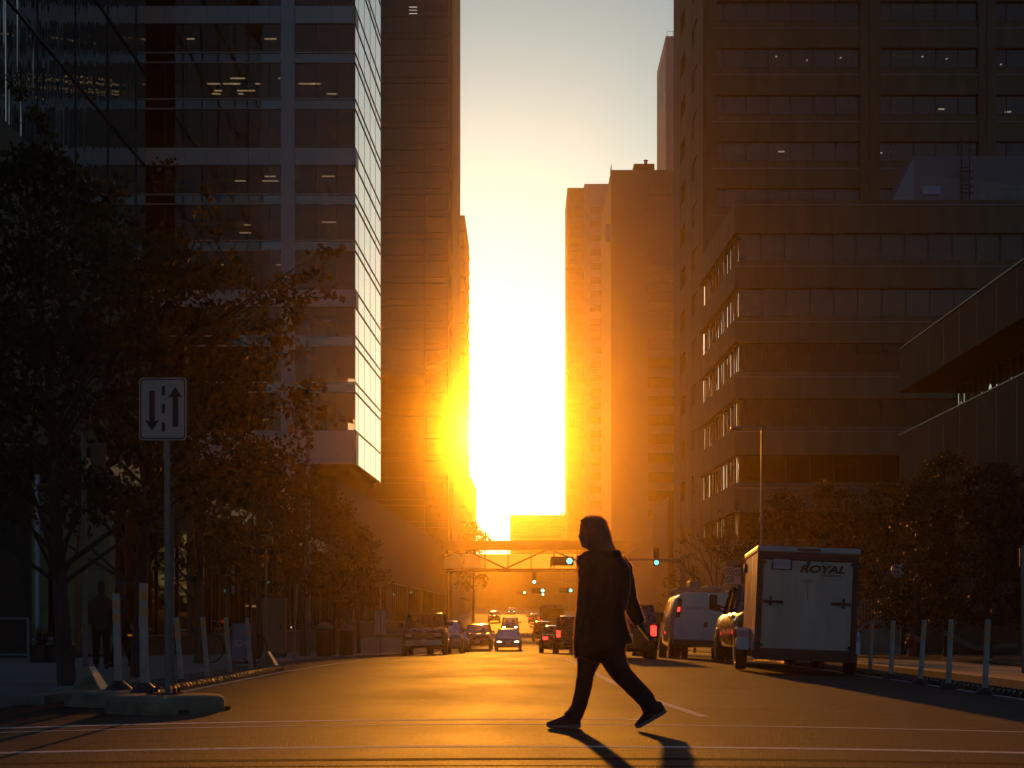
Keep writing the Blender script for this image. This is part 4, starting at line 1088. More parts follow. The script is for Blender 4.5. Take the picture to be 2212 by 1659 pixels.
def post(x, d, z, label, sc, lx, ly=0.):
    o = post0 if first[0] else copy_tree(post0); first[0] = False
    o.location = (x, d, z); o.scale = (1, 1, 1); o.scale = (sc if sc < 1.2 else 1.15, sc if sc < 1.2 else 1.15, sc)
    o.rotation_euler = (R(ly), R(lx), 0); o['label'] = label; o['group'] = PG
    return o
post(px(256, 18.75), 18.75, z2 + .17, 'white flexible post on the round concrete foot, left of the taller one', 1.06, -1.6)
post(px(312, 18.0), 18.0, z2 + .165, 'tallest white flexible post with amber bands, on the round foot beside the sign pole', 1.16, -.6)
for (xb, yb, f_, hs, lb) in ((320, 1492, 20.3, 1.0, 'white flexible post half hidden behind the tallest post by the sign pole'),
                      (393, 1481, 24.8, 1.0, 'white leaning post first right of the arrow sign pole'),
                      (449, 1477, 26.0, 1.0, 'white leaning post second right of the arrow sign pole'),
                      (498, 1467, 28.0, 1.0, 'white leaning post in front of the left half of the price board'),
                      (543, 1462, 29.6, 1.0, 'white leaning post at the right edge of the price board')):
    x = px(xb, f_); post(x, f_, zr(x, f_), lb, hs, -4.6)
for (xb, d, lb) in ((1879, 32.2, 'white flexible post nearest the trailer on the right kerb strip'), (1924, 29.0, 'white flexible post second from the trailer on the right kerb strip'),
                    (1987, 26.2, 'white flexible post in the middle of the right row, leaning right'), (2048, 24.3, 'white flexible post fourth from the trailer in the right row'),
                    (2127, 22.6, 'tall white flexible post at the right end of the row, farthest from the trailer')):
    x = px(xb, d); post(x, d, zr(x, d), lb, 1.0, 2.6 if xb != 1987 else 4.2)

# rubber lane separators
def make_sep():
    o = thing('lane_separator', (0,0,0), '', 'lane separator', None, 0, wb=False)
    w = MB(); w.prism([(-.11, 0), (.11, 0), (.075, .07), (.05, .085), (-.05, .085), (-.075, .07)], -.48, .48); w.build('body', m_rubber, o, bevel=.008)
    for k in range(4):
        w = MB(); y = -.36 + k*.24
        w.tube([(-.115, y - .05, .02), (-.075, y - .035, .085), (.0, y, .105), (.075, y + .035, .085), (.115, y + .05, .02)], .014, 8); w.build('rib', m_rubber_g, o)
    return o
m_rubber_g = M('glossy_rubber_rib', (.03,.025,.022), .30, var=0, spec=.5)
sep0 = make_sep(); first_s = [True]
def seps(p0, p1, lab, grp):
    (x0, y0), (x1, y1) = p0, p1; L = math.hypot(x1 - x0, y1 - y0); n = int(L / 1.0)
    for k in range(n):
        t = (k + .5) / n; x, y = x0 + (x1 - x0)*t, y0 + (y1 - y0)*t
        o = sep0 if first_s[0] else copy_tree(sep0); first_s[0] = False
        o.location = (x, y, zr(x, y)); o.rotation_euler = (pit(y), lay(x, y), -math.atan2(x1 - x0, y1 - y0)); o['label'] = lab; o['group'] = grp
seps((-5.12, 19.8), (-5.02, 32.4), 'black ribbed rubber lane separator along the left kerb', 'rubber separators on the left')
seps((6.95, 18.8), (7.05, 47.5), 'black ribbed rubber lane separator along the right kerb', 'rubber separators on the right')

# wedge noses at the ends of the left separator row
def wedge(x, d, s, label):
    z = zr(x, d) if x > LK else gz(x, d); o = thing('wedge_barrier', (x, d, z), label, 'barrier', 'wedge barriers on the left', 0, wb=False)
    w = MB()
    w.add([(-.26*s,-.18*s,0),(.20*s,-.18*s,0),(.20*s,.5*s,0),(-.26*s,.5*s,0),(-.14*s,.0,.42*s),(-.05*s,.0,.42*s),(-.05*s,.3*s,.42*s),(-.14*s,.3*s,.42*s)], [(0,3,2,1),(4,5,6,7),(0,1,5,4),(2,3,7,6),(3,0,4,7),(1,2,6,5)])
    w.build('body', m_conc_base if s > .9 else m_olive_back, o, bevel=.012)
    w = MB(); n = Vector((.42*s, 0, .25*s)).normalized()*.006
    q = [Vector((.20*s,-.165*s,.01)), Vector((.20*s,.3*s,.01)), Vector((-.05*s,.26*s,.415*s)), Vector((-.05*s,.015*s,.415*s))]
    w.add([p + n*.6 for p in q] + [p + n for p in q], [(0,1,2,3),(7,6,5,4),(0,4,5,1),(1,5,6,2),(2,6,7,3),(3,7,4,0)]); w.build('reflective_face', m_sign, o)
wedge(px(200, 19.4), 19.4, 1.05, 'grey wedge barrier with a white sloping face behind the round concrete foot')
wedge(px(583, 32.6), 32.6, .95, 'dark wedge barrier with a white sloping face behind the left post row')

# tall post with box sign, left
x, d = px(184, 23.3), 23.3
o = thing('sign_post', (x, d, gz(x, d)), 'tall thin post with a box sign on top and a banner beside the left tree', 'sign post')
w = MB(); w.tube([(x, d, gz(x, d)), (x - .02, d, pz(915, d))], .04, 10); w.build('pole', m_steel, o)
w = MB(); w.box(px(160, d), px(196, d), d - .05, d + .05, pz(916, d), pz(893, d)); w.build('box_sign', m_olive_back, o, bevel=.015)
w = MB(); w.box(px(196, d), px(229, d), d - .01, d + .01, pz(1041, d), pz(957, d)); w.build('banner', m_olive_back, o)
w = MB()
for y in (960, 1039): w.bar((x, d, pz(y, d)), (px(229, d), d, pz(y, d)), .025)
w.build('bracket', m_steel, o)
x, d = px(374, 26.0), 26.0
o = thing('road_sign', (x, d, gz(x, d)), 'big olive back of a road sign panel on a thin post behind the arrow sign', 'road sign')
w = MB(); w.prism([(px(367, d) + u, pz(1056, d) + v) for u, v in rrect(.77, 1.44, .06)], d - .01, d + .01); w.build('panel', m_olive_back, o)
w = MB(); w.tube([(x, d - .04, gz(x, d)), (x, d - .04, pz(975, d))], .028, 8); w.build('pole', m_steel, o)

# price board
x, d = px(525, 33.0), 33.0; z = gz(x, d)
o = thing('price_board', (x, d, z), 'blue-grey folding pavement board with a chalked dollar price behind the leaning posts', 'sandwich board')
m_board = M('blue_grey_board', (.20,.20,.25), .6, var=.08); m_wood = M('dark_wood', (.10,.05,.03), .6, var=.2, stretch=(1,1,.1))
w = MB()
for e, y in ((-1, d - .25), (1, d + .25)):
    for s in (-1, 1): w.bar((x + s*.22, y, z), (x + s*.22, d + e*.02, z + 1.02), .04)
    w.bar((x - .22, y - e*.04, z + .18), (x + .22, y - e*.04, z + .18), .04)
w.build('frame', m_wood, o)
for e in (-1, 1):
    w = MB(); ya, yb = d + e*.205, d + e*.035
    w.add([(x - .20, ya, z + .28), (x + .20, ya, z + .28), (x + .20, yb, z + 1.0), (x - .20, yb, z + 1.0), (x - .20, ya + e*.012, z + .28), (x + .20, ya + e*.012, z + .28), (x + .20, yb + e*.012, z + 1.0), (x - .20, yb + e*.012, z + 1.0)], [(0,1,2,3),(7,6,5,4),(0,4,5,1),(1,5,6,2),(2,6,7,3),(3,7,4,0)])
    w.build('board', m_board, o)
TEXT('lettering', '$24', m_sign, o, (-.02, -.155 - .012, .58), .19, 1.0, rot=(PI/2 - .232, 0, 0), depth=.003)

# small street poles on the left pavement
def pole_sign(xp, d, ytop, label, head=None, name='sign_post', lean=0, xoff=0):
    x = px(xp, d); z = gz(x, d)
    o = thing(name, (x, d, z), label, 'sign post')
    w = MB(); w.tube([(x, d, z), (x + lean, d, pz(ytop, d))], .028, 8); w.build('pole', m_steel, o)
    if head: 
        for (a, b, c, e, m) in head:
            w = MB(); w.box(px(a, d), px(b, d), d - .05, d - .03, pz(e, d), pz(c, d)); w.build('sign_face', m, o)
    return o
o = pole_sign(575, 37.0, 1165, 'slim street pole with a flat grey lamp head left of the glow', None, 'street_pole')
w = MB(); w.box(px(561, 37), px(589, 37), 36.9, 37.15, pz(1171, 37), pz(1155, 37)); w.bar((px(575,37),37,pz(1165,37)), (px(597,37),37.4,pz(1180,37)), .03); w.build('lamp_head', m_olive_back, o, bevel=.02)
pole_sign(634, 42.0, 1262, 'thin bare leaning stake on the left pavement beyond the wedge barrier', lean=.1)
pole_sign(822, 67.0, 1262, 'thin pole with two white notice panels near the parked pickup', [(809, 821, 1318, 1370, m_sign), (823, 835, 1318, 1370, m_sign), (811, 834, 1258, 1268, m_olive_back)])
pole_sign(1584, 62.0, 1208, 'pole with two white no-parking signs left of the trailer top', [(1566, 1582, 1224, 1262, m_sign), (1584, 1600, 1226, 1262, m_sign), (1570, 1600, 1210, 1221, m_olive_back)], 'parking_sign')
ps = [o for o in COL.objects if o.name.startswith('parking_sign')][0]
m_green_ink = M('dark_sign_ink', (.05,.06,.05), .6, var=0)
d = 62.0
for cx_, cy_, t in ((1574, 1234, 'P'), (1592, 1238, 'P'), (1574, 1252, '')):
    w = MB(); c = (px(cx_, d), d - .052, pz(cy_, d)); r1, r0 = 7*d/F, 5.4*d/F
    w.lathe([(r1, 0), (r0, 0)], c, 'y', 20, False); w.bar((c[0] - r0*.7, c[1], c[2] + r0*.7), (c[0] + r0*.7, c[1], c[2] - r0*.7), .022, .003, up=(0,1,0)); w.build('symbol', m_green_ink, ps, fix=False)
    if t: TEXT('lettering', t, m_green_ink, ps, (c[0] - ps.location.x, c[1] - .003 - ps.location.y, c[2] - ps.location.z), .15)
# utility cabinet and litter bins on the left pavement
x, d = px(590, 46), 46.0; z = gz(x, d)
o = thing('utility_cabinet', (x, d, z), 'tall olive utility cabinet behind the slim lamp pole on the left pavement', 'cabinet')
w = MB(); w.box(x - .33, x + .33, d, d + .5, z, z + 1.75); w.build('body', m_olive_back, o, bevel=.02)
w = MB(); w.box(x - .29, x + .29, d - .02, d - .002, z + .1, z + 1.66); dd = w.build('door', m_olive_back, o, bevel=.01); w = MB(); w.box(x + .2, x + .24, d - .045, d - .02, z + .8, z + .98); sub(w, 'handle', m_black, dd)
for k, (xp, d, lb) in enumerate(((700, 50.0, 'dark round litter bin nearest the leaning stake'), (748, 56.0, 'dark round litter bin nearer the white notice panels'))):
    x = px(xp, d); z = gz(x, d)
    o = thing('litter_bin', (x, d, z), lb, 'litter bin', 'litter bins on the left pavement')
    w = MB(); w.lathe([(0, 0), (.24, 0), (.27, .1), (.28, .85), (.25, .88), (0, .88)], (x, d, z), n=18); w.build('body', m_black, o, sharp=40)
    w = MB(); w.lathe([(.30, .88), (.30, .93), (.2, 1.05), (0, 1.1)], (x, d, z), n=18); w.build('lid', m_olive_back, o)
# blade signs on the shop fronts
for k, (xp, y0_, y1_, lb) in enumerate(((375, 1183, 1246, 'white hanging shop blade sign with dark lettering, left of three'), (438, 1200, 1262, 'dim hanging shop blade sign in the middle of three'), (503, 1222, 1283, 'narrow pale hanging shop blade sign, right of three'))):
    d = -11.9 * F / (xp - VX)
    x = px(xp, d)
    o = thing('blade_sign', (x, d, pz(y1_, d)), lb, 'shop sign', 'blade signs under the shop canopy')
    hw_ = 2.7 * d / F
    w = MB(); w.box(x - hw_, x + hw_, d - .03, d + .03, pz(y1_, d), pz(y0_, d)); w.build('panel', m_sign if k == 0 else m_cream, o)
    w = MB(); w.box(x - .02, x + .02, d - .02, d + .02, pz(y0_, d), max(pz(y0_, d) + .3, 5.21)); w.build('hanger', m_black, o)
    w = MB(); hh = pz(y0_, d) - pz(y1_, d)
    for q in range(4): zz = pz(y0_, d) - hh*(.08 + q*.16); w.box(x - hw_*.7, x + hw_*(.2 if q % 2 else .7), d - .036, d - .031, zz - hh*.10, zz - hh*.05); w.box(x - hw_*.7, x - hw_*.3, d - .0365, d - .031, zz - hh*.11, zz)
    w.build('lettering', m_ink, o)
# railing and planters far left
d = 39.0
xa, xb = px(-40, d), px(61, d); z = gz(xa, d)
o = thing('railing', (xa, d, z), 'low metal railing with thin bars at the far left edge', 'railing')
w = MB(); zt_ = pz(1336, d); zb2 = pz(1414, d)
w.bar((xa, d, zt_), (xb, d, zt_), .05); w.bar((xa, d, zb2), (xb, d, zb2), .05); w.bar((xb, d, z), (xb, d, zt_), .05); w.build('frame', m_steel, o)
w = MB(); n = 14
for k in range(n): w.bar((xa + (xb - xa)*k/n, d, zb2), (xa + (xb - xa)*k/n, d, zt_), .016)
w.build('baluster', m_black, o)
m_leafdark = M('dark_leaf', (.035,.04,.018), .7, var=.3, scale=3)
for xa_, xb_, lb in ((70, 104, 'black square planter left of the stone pedestal on the left pavement'), (111, 156, 'black square planter right of the stone pedestal on the left pavement')):
    d = 37.0; x = px((xa_ + xb_)/2, d); z = gz(x, d); hw_ = (xb_ - xa_)/2*d/F
    o = thing('planter', (x, d, z), lb, 'planter', 'black planters on the left pavement')
    w = MB(); w.box(x - hw_, x + hw_, d - hw_, d + hw_, z, z + .42); w.build('box', m_black, o, bevel=.02)
    w = MB(); rp = random.Random(int(xa_))
    for k in range(60):
        a = rp.random()*6.3; r = rp.random()*hw_; l = .25 + rp.random()*.35; s = .15 + rp.random()*.4
        p0 = Vector((x + r*math.cos(a)*.6, d + r*math.sin(a)*.6, z + .4)); p1 = p0 + Vector((s*math.cos(a)*.6, s*math.sin(a)*.6, l)); t = Vector((-math.sin(a), math.cos(a), 0))*.02
        w.quad(p0 - t, p0 + t, p1)
    w.build('foliage', m_leafdark, o, fix=False)
x, d = px(107, 38), 38.0; z = gz(x, d)
o = thing('pedestal', (x, d, z), 'small pale stone pedestal with a flat top between the two black planters', 'pedestal')
w = MB(); w.lathe([(.22, 0), (.18, .06), (.10, .12), (.09, .42), (.16, .52)], (x, d, z), n=14); w.build('column', m_cream, o)
w = MB(); w.lathe([(.16, .521), (.40, .521), (.40, .58), (0, .58)], (x, d, z), n=18); w.build('top', m_cream, o)

# bicycle leaning behind the price board
def bicycle(x, d, label):
    z = gz(x, d); o = thing('bicycle', (x, d, z), label, 'bicycle', None, R(80), wb=False)
    for y in (-.52, .52):
        w = MB()
        w.tube([(0, y + .33*math.cos(a*math.pi/12), .34 + .33*math.sin(a*math.pi/12)) for a in range(25)], .018, 6, False)
        for k in range(8): a = k*math.pi/4; w.bar((0, y, .34), (0, y + .32*math.cos(a), .34 + .32*math.sin(a)), .004)
        w.build('wheel', m_tyre, o)
    w = MB()
    A, B_, C_, D_, E_ = (0,-.52,.34), (0,-.05,.30), (0,-.18,.82), (0,.36,.80), (0,.52,.34)
    for a, b in ((A,B_),(A,C_),(B_,C_),(C_,D_),(B_,D_),(D_,E_)): w.tube([a, b], .016, 6)
    w.tube([D_, (0,.33,.95), (-.25,.35,.98)], .012, 6); w.tube([(0,.33,.95), (.25,.35,.98)], .012, 6); w.build('frame', m_steel, o)
    w = MB(); w.prism([(-.08,.88),(.08,.88),(.05,.93),(-.05,.93)], -.30, -.06); w.build('saddle', m_trim, o)
bicycle(px(500, 36), 36.0, 'parked bicycle behind the price board on the left pavement')

# street lamp, right
x, d = px(1646, 60), 60.0; z = gz(x, d)
o = thing('street_lamp', (x, d, z), 'tall street lamp pole with a short arm catching the sun before the terraced block', 'street lamp')
w = MB(); w.tube([(x, d, z), (x, d, pz(925, d))], [.07, .04], 10); w.build('pole', m_steel, o)
w = MB(); w.tube([(x, d, pz(930, d)), (x - .3, d, pz(920, d)), (x - .9, d, pz(923, d))], .03, 8); w.build('arm', m_steel, o)
w = MB(); w.box(x - 1.2, x - .8, d - .12, d + .12, pz(928, d), pz(921, d)); w.build('lamp_head', m_steel, o, bevel=.03)
x, d = px(665, 55), 55.0; z = gz(x, d)
o = thing('street_lamp', (x, d, z), 'tall thin street lamp standing before the banded glass tower on the left', 'street lamp')
w = MB(); w.tube([(x, d, z), (x, d, pz(700, d))], [.11, .06], 10); w.build('pole', m_steel, o)
w = MB(); w.tube([(x, d, pz(712, d)), (x + .25, d, pz(700, d)), (x + .7, d, pz(697, d))], .03, 8); w.build('arm', m_steel, o)
w = MB(); w.box(x + .55, x + 1.0, d - .12, d + .12, pz(699, d), pz(692, d)); w.build('lamp_head', m_steel, o, bevel=.03)
# globe lamp
x, d = px(1942, 55), 55.0; z = gz(x, d, .08)
o = thing('globe_lamp', (x, d, z), 'unlit white globe lamp on a dark post half hidden by the right trees', 'street lamp')
w = MB(); w.tube([(x + .15, d, z), (x + .15, d, pz(1250, d))], .09, 10); w.build('post', m_black, o)
w = MB(); c = pz(1233, d); w.lathe([(.28*math.cos(a), .28*math.sin(a)) for a in [R(-90 + 15*k) for k in range(13)]], (x, d, c), n=20); w.build('globe', M('opal_glass', (.45,.44,.42), .3, var=0), o)
w = MB(); w.lathe([(.12, .27), (.06, .32), (.02, .42), (0, .42)], (x, d, c), n=12); w.tube([(x + .15, d, pz(1250, d)), (x, d, c - .27)], .05, 8); w.build('cap', m_black, o)
# stairs and railings, right
x, d = px(1850, 60), 58.0; z = gz(12, d, .08)
o = thing('staircase', (x, d, z), 'pale concrete steps climbing away behind the right row of posts', 'stairs')
w = MB()
for k in range(6): w.box(x - .6, x + 1.5, d + .35*k, d + 2.2, z + .16*k, z + .16*(k + 1) - .003)
w.build('steps', m_pave, o)
o = thing('stair_railing', (x, d, z), 'thin metal railing with balusters and two sloping handrails by the steps', 'railing')
w = MB(); d2 = 61.0; xa, xb = px(1847, d2), px(1936, d2); za, zb3 = pz(1301, d2), pz(1290, d2)
w.bar((xa, d2, za), (xb, d2 + .4, zb3), .05)
w.bar((xa, d2, za - .9), (xb, d2 + .4, zb3 - .9), .04); w.build('top_rail', m_steel, o)
for k in range(13):
    w = MB(); t = k/12; w.bar((xa + (xb - xa)*t, d2 + .4*t, za - .9 + (zb3 - za)*t), (xa + (xb - xa)*t, d2 + .4*t, za + (zb3 - za)*t), .025); w.build('baluster', m_steel, o)
for dx in (0, .35):
    w = MB(); w.bar((px(1853, d) + dx, d, z + .9), (px(1925, d2) + dx, d2, z + 1.75), .045); w.bar((px(1853, d) + dx, d, z), (px(1853, d) + dx, d, z + .9), .04); w.bar((px(1900, d2) + dx, d2 - .8, z + .5), (px(1900, d2) + dx, d2 - .8, z + 1.5), .04); w.build('handrail', m_steel, o)
# bench-like low wall and hydrant, right lawn
x, d = px(1969, 46), 46.0; z = gz(x, d, .09)
o = thing('fire_hydrant', (x, d, z), 'small red fire hydrant on the dark lawn behind the right posts', 'fire hydrant')
mr = M('hydrant_red', (.40,.03,.02), .5)
w = MB(); w.lathe([(.15, 0), (.15, .04), (.10, .06), (.10, .45), (.13, .47), (.13, .5), (.10, .55), (.05, .62), (.03, .66), (0, .66)], (x, d, z), n=14); w.build('barrel', mr, o)
w = MB(); w.lathe([(0, -.17), (.05, -.17), (.05, .17), (0, .17)], (x, d, z + .38), 'x', 10); w.build('nozzle', mr, o)
for k, (xa, xb, ya, yb, d, lb) in enumerate(((1958, 1995, 1370, 1388, 47, 'short pale sloping kerb edge left on the dark right lawn'), (2040, 2105, 1367, 1402, 44, 'long pale sloping kerb edge in the middle of the dark right lawn'), (2106, 2190, 1401, 1393, 44, 'pale level kerb edge on the right of the dark lawn'))):
    w = MB(); w.bar((px(xa, d), d, pz(ya, d)), (px(xb, d), d - .3, pz(yb, d)), .22, .12)
    o = w.build('lawn_edging', m_pave, None, o=(px(xa, d), d, pz(ya, d))); tag(o, lb, 'edging', 'lawn edgings')
# post at the right border
x, d = px(2209, 30), 30.0; z = gz(x, d)
o = thing('sign_post', (x, d, z), 'sunlit thin post at the right picture border beyond the last white post', 'sign post')
w = MB(); w.tube([(x + .02, d, z), (x, d, pz(1178, d))], .04, 8); w.build('pole', m_steel, o)
w = MB(); w.box(x - .06, x + .5, d - .02, d + .02, pz(1178, d) - .4, pz(1178, d) - .05); w.build('sign_face', m_olive_back, o)

# traffic signals
m_green = M('lit_green_lens', (.1,.6,.5), .2, var=0, emit=(.16,1.0,.86), estr=2.6)
m_dark_lens = M('unlit_lens', (.05,.02,.015), .3, var=0)
m_house = M('signal_housing', (.05,.045,.02), .5, var=.05)
def signal(x, d, z, label, s=1.0, reach=None, arm_from=8.6, horizontal=True, side=1):
    """horizontal three-lens head facing the camera, green lens at the right end"""
    o = thing('traffic_signal', (arm_from, d, gz(arm_from, d)), label, 'traffic light', 'green traffic lights above the street')
    w = MB()
    if horizontal: w.box(x - .98*s, x + .22*s, d - .12, d + .08, z - .24*s, z + .24*s)
    else: w.box(x - .2*s, x + .2*s, d - .12, d + .08, z - .22*s, z + 1.0*s)
    hs = w.build('housing', m_house, o, bevel=.03)
    for k in range(3):
        cx_, cz = (x - .36*s*k, z) if horizontal else (x, z + .36*s*k)
        w = MB(); w.lathe([(0, -.135), (.10*s, -.132), (.15*s, -.122)], (cx_, d, cz), 'y', 18)
        sub(w, 'lens', m_green if k == 0 else m_dark_lens, hs)
        w = MB(); n = 10; V0 = []; V1 = []
        for q in range(n + 1):
            a = R(-10 + 200*q/n); V0.append((cx_ + .16*s*math.cos(a), d - .12, cz + .16*s*math.sin(a))); V1.append((cx_ + .16*s*math.cos(a), d - .30, cz + .16*s*math.sin(a)*.95))
        w.add(V0 + V1, [(q, q+1, n+2+q, n+1+q) for q in range(n)], True); sub(w, 'visor', m_house, hs)
    w = MB(); zg_ = gz(arm_from, d); w.tube([(arm_from, d + .15, zg_), (arm_from, d + .15, z + .35)], [.08, .06], 10); w.build('pole', m_steel, o)
    w = MB(); w.tube([(arm_from, d + .15, z + .1), (x - (.5 if horizontal else 0), d + .12, z + .05)], [.05, .035], 8); w.build('mast_arm', m_steel, o)
signal(px(1230, 84), 84.0, pz(1212, 84), 'green traffic light in a horizontal dark housing left of the walking person, nearest crossing')
signal(px(1421, 84), 85.0, pz(1214, 84), 'green traffic light right of the walking person at the nearest crossing', .8, horizontal=False)
signal(px(1154, 170), 170.0, pz(1257, 170), 'highest of the small far green traffic lights, under the skywalk', 1.2, horizontal=False)
signal(px(1172, 150), 149.5, pz(1276, 150), 'small far green traffic light in a boxed housing below the highest one, upper of two', 1.1)
signal(px(1233, 150), 150.5, pz(1275, 150), 'small far green traffic light in a boxed housing beside the walking person', 1.1)
signal(px(1133, 300), 300.0, pz(1280, 300), 'farthest green traffic light, leftmost of the small cluster', 1.6)
signal(px(1173, 300), 301.0, pz(1284, 300), 'far green traffic light just below the boxed one, lower of two', 1.6, horizontal=False)
# ---------------------------------------------------------------- trees
m_bark = M('tree_bark', (.07,.05,.04), .9, var=.25, scale=8, bump=.02, bscale=25, stretch=(1,1,.25))
def LEAF(name, col, tr=.45): return M(name, col, .55, var=.30, scale=.9, transl=tr, spec=.22)
m_leaf_a = LEAF('autumn_leaf', (.060,.044,.014), .38); m_leaf_b = LEAF('brown_green_leaf', (.048,.046,.017), .32); m_leaf_c = LEAF('dark_green_leaf', (.026,.036,.015), .2)
def make_tree(x, d, z0, label, h, clear, rad, seed, leaf, nclump=150, per=46, ls=.10, squash=1.0, lean=(0, 0), extra=(), tr=.11, shape='round', cr=.42, group=None, name='street_tree'):
    rng = random.Random(seed); nr = np.random.RandomState(seed)
    o = thing(name, (x, d, z0), label, 'tree', group)
    w = MB(); top = Vector((x + lean[0], d + lean[1], z0 + h*.86))
    n = 9; spine = []
    for k in range(n + 1):
        t = k/n; p = Vector((x, d, z0)).lerp(top, t) + Vector((math.sin(t*5 + seed)*.09*t, math.cos(t*4 + seed)*.09*t, 0))
        if k == 0: p = Vector((x, d, z0 - .1))
        spine.append(p)
    w.tube(spine, [tr*(1.25 if k == 0 else 1)*(1 - .85*(k/n)**1.1) + .008 for k in range(n + 1)], 10)
    cz0, cz1 = z0 + clear, z0 + h
    clumps = []
    lobes = [(rng.uniform(0, 6.28), rng.uniform(.1, .9), rng.uniform(.7, 1.15)) for _ in range(11)]
    for k in range(nclump):
        t = rng.random()**.85
        if shape == 'round': env = math.sin(math.pi*min(1, .12 + .88*t))**.6 if t > .45 else math.sin(math.pi*(.12 + .88*t))**.45
        elif shape == 'cone': env = (1 - t)**.75 * 1.05 + .06
        else: env = (math.sin(math.pi*(.2 + .75*t)))**.8
        a = rng.uniform(0, 6.28); r = rad*env*math.sqrt(rng.uniform(.12, 1))
        for la, lt, lf in lobes:
            if abs((a - la + 3.14) % 6.28 - 3.14) < .55 and abs(t - lt) < .22: r *= lf
        c = Vector((x + lean[0]*t, d + lean[1]*t, cz0)) + Vector((r*math.cos(a), r*math.sin(a)*squash, t*(cz1 - cz0)))
        clumps.append((c, cr*rng.uniform(.55, 1.1)))
    for e in extra: clumps.append((Vector(e[:3]), e[3] if len(e) > 3 else cr*.6))
    C = []; S = []
    conn = []
    for c, r in sorted(clumps, key=lambda q: (q[0] - Vector((x, d, (cz0 + cz1)/2))).length):
        # a limb from the spine out to the clump
        tz = max(.22, min(.97, (c.z - z0)/(h*.86) - .18 - .12*rng.random())); i = tz*n; k = int(i); s0 = spine[k].lerp(spine[min(k + 1, n)], i - k)
        if conn and rng.random() < .86:
            q0 = min(conn, key=lambda q: (q - c).length + .8*max(0, (q - Vector((x, d, cz0))).length - (c - Vector((x, d, cz0))).length)); s0 = q0 if (q0 - c).length < (s0 - c).length else s0
        conn.append(c)
        mid = s0.lerp(c, .55) + Vector((rng.uniform(-.12, .12), rng.uniform(-.12, .12), -.06 + .1*rng.random()))
        L = (c - s0).length
        w.tube([s0, mid, c], [.012 + .011*L, .007 + .005*L, .004], 5, False)
        m = max(6, int(per*(r/cr)**1.5)); 
        q = nr.normal(size=(m, 3)); q /= np.linalg.norm(q, axis=1)[:, None] + 1e-6; q *= (nr.rand(m, 1)**.5)*r; q[:, 2] *= .62
        q += np.array(c)[None]; C.append(q); S.append(np.full(m, 1.0))
    w.build('trunk', m_bark, o, fix=False)
    C = np.concatenate(C); m = len(C)
    u = nr.normal(size=(m, 3)); u[:, 2] -= .35; u /= np.linalg.norm(u, axis=1)[:, None]
    v = nr.normal(size=(m, 3)); v -= u*(u*v).sum(1)[:, None]; v /= np.linalg.norm(v, axis=1)[:, None]
    s = ls*(.55 + .75*nr.rand(m, 1)); k_ = np.cross(u, v)*s*.12
    V = np.empty((m, 4, 3)); V[:, 0] = C; V[:, 1] = C + u*s*.45 + v*s*.36 + k_; V[:, 2] = C + u*s*1.05; V[:, 3] = C + u*s*.45 - v*s*.36 + k_
    V -= np.array((x, d, z0))[None, None]
    me = bpy.data.meshes.new('crown'); me.vertices.add(4*m); me.vertices.foreach_set('co', V.reshape(-1))
    me.loops.add(4*m); me.loops.foreach_set('vertex_index', np.arange(4*m, dtype=np.int32))
    me.polygons.add(m); me.polygons.foreach_set('loop_start', np.arange(0, 4*m, 4, dtype=np.int32)); me.polygons.foreach_set('loop_total', np.full(m, 4, dtype=np.int32))
    me.update(); me.validate(); me.materials.append(leaf)
    c_ = bpy.data.objects.new('crown', me); COL.objects.link(c_); c_.parent = o
    return o
def ex(d, *pts): return [(px(a, d), d + (i % 3 - 1)*.25, pz(b, d), .26) for i, (a, b) in enumerate(pts)]
GT = 'street trees on the left pavement'
x, d = px(146, 22.7), 22.7
make_tree(x, d, gz(x, d), 'tall leafy street tree with a straight trunk at the far left, nearest the camera', 7.6, 2.35, 2.5, 11, m_leaf_b, 250, 40, .125, extra=ex(22.7, (25,180),(45,195),(60,240),(80,262),(100,290),(40,320),(130,345),(75,345),(150,380),(20,400),(110,330)), tr=.11, group=GT, lean=(-.5, 0))
x, d = px(300, 26.0), 26.0
make_tree(x, d, gz(x, d), 'wide leafy street tree with long branches reaching right over the street, second from the left', 7.3, 2.5, 3.0, 23, m_leaf_a, 270, 40, .125,
    extra=ex(26.0, (365,365),(360,390),(480,480),(465,500),(450,420),(440,440),(690,555),(715,542),(670,580),(690,600),(650,600),(620,615),(600,640),(660,640),(705,625),(640,660),(560,640),(590,690),(650,700),(610,600),(540,600),(560,960),(540,1000),(520,940),(500,1010)), tr=.12, group=GT, lean=(.25, 0))
for (xp, d, h, lb, sd2, leaf) in ((430, 36.0, 6.4, 'street tree behind the arrow sign, third along the left pavement', 5, m_leaf_b), (560, 42.0, 5.6, 'smaller street tree left of the slim lamp pole', 8, m_leaf_a), (655, 52, 5.6, 'street tree right of the slim lamp pole in the orange glow', 9, m_leaf_b),
                              (722, 64, 6.0, 'street tree in the bright haze left of the white notice pole', 13, m_leaf_a), (775, 80, 6.2, 'farthest street tree on the left, dissolving in the glow', 15, m_leaf_b)):
    x = px(xp, d); make_tree(x, d, gz(x, d), lb, h, 2.0, 2.3 if d < 60 else 1.7, sd2, leaf, 110, 40, .14, tr=.09, group=GT)
x, d = px(1022, 250), 250; make_tree(x, d, gz(x, d), 'small far tree against the bright sky at the foot of the far left block', 15.5, 5, 3.2, 31, m_leaf_b, 80, 30, .42, tr=.2, cr=1.1, name='far_tree')
GR = 'trees on the right lawn'
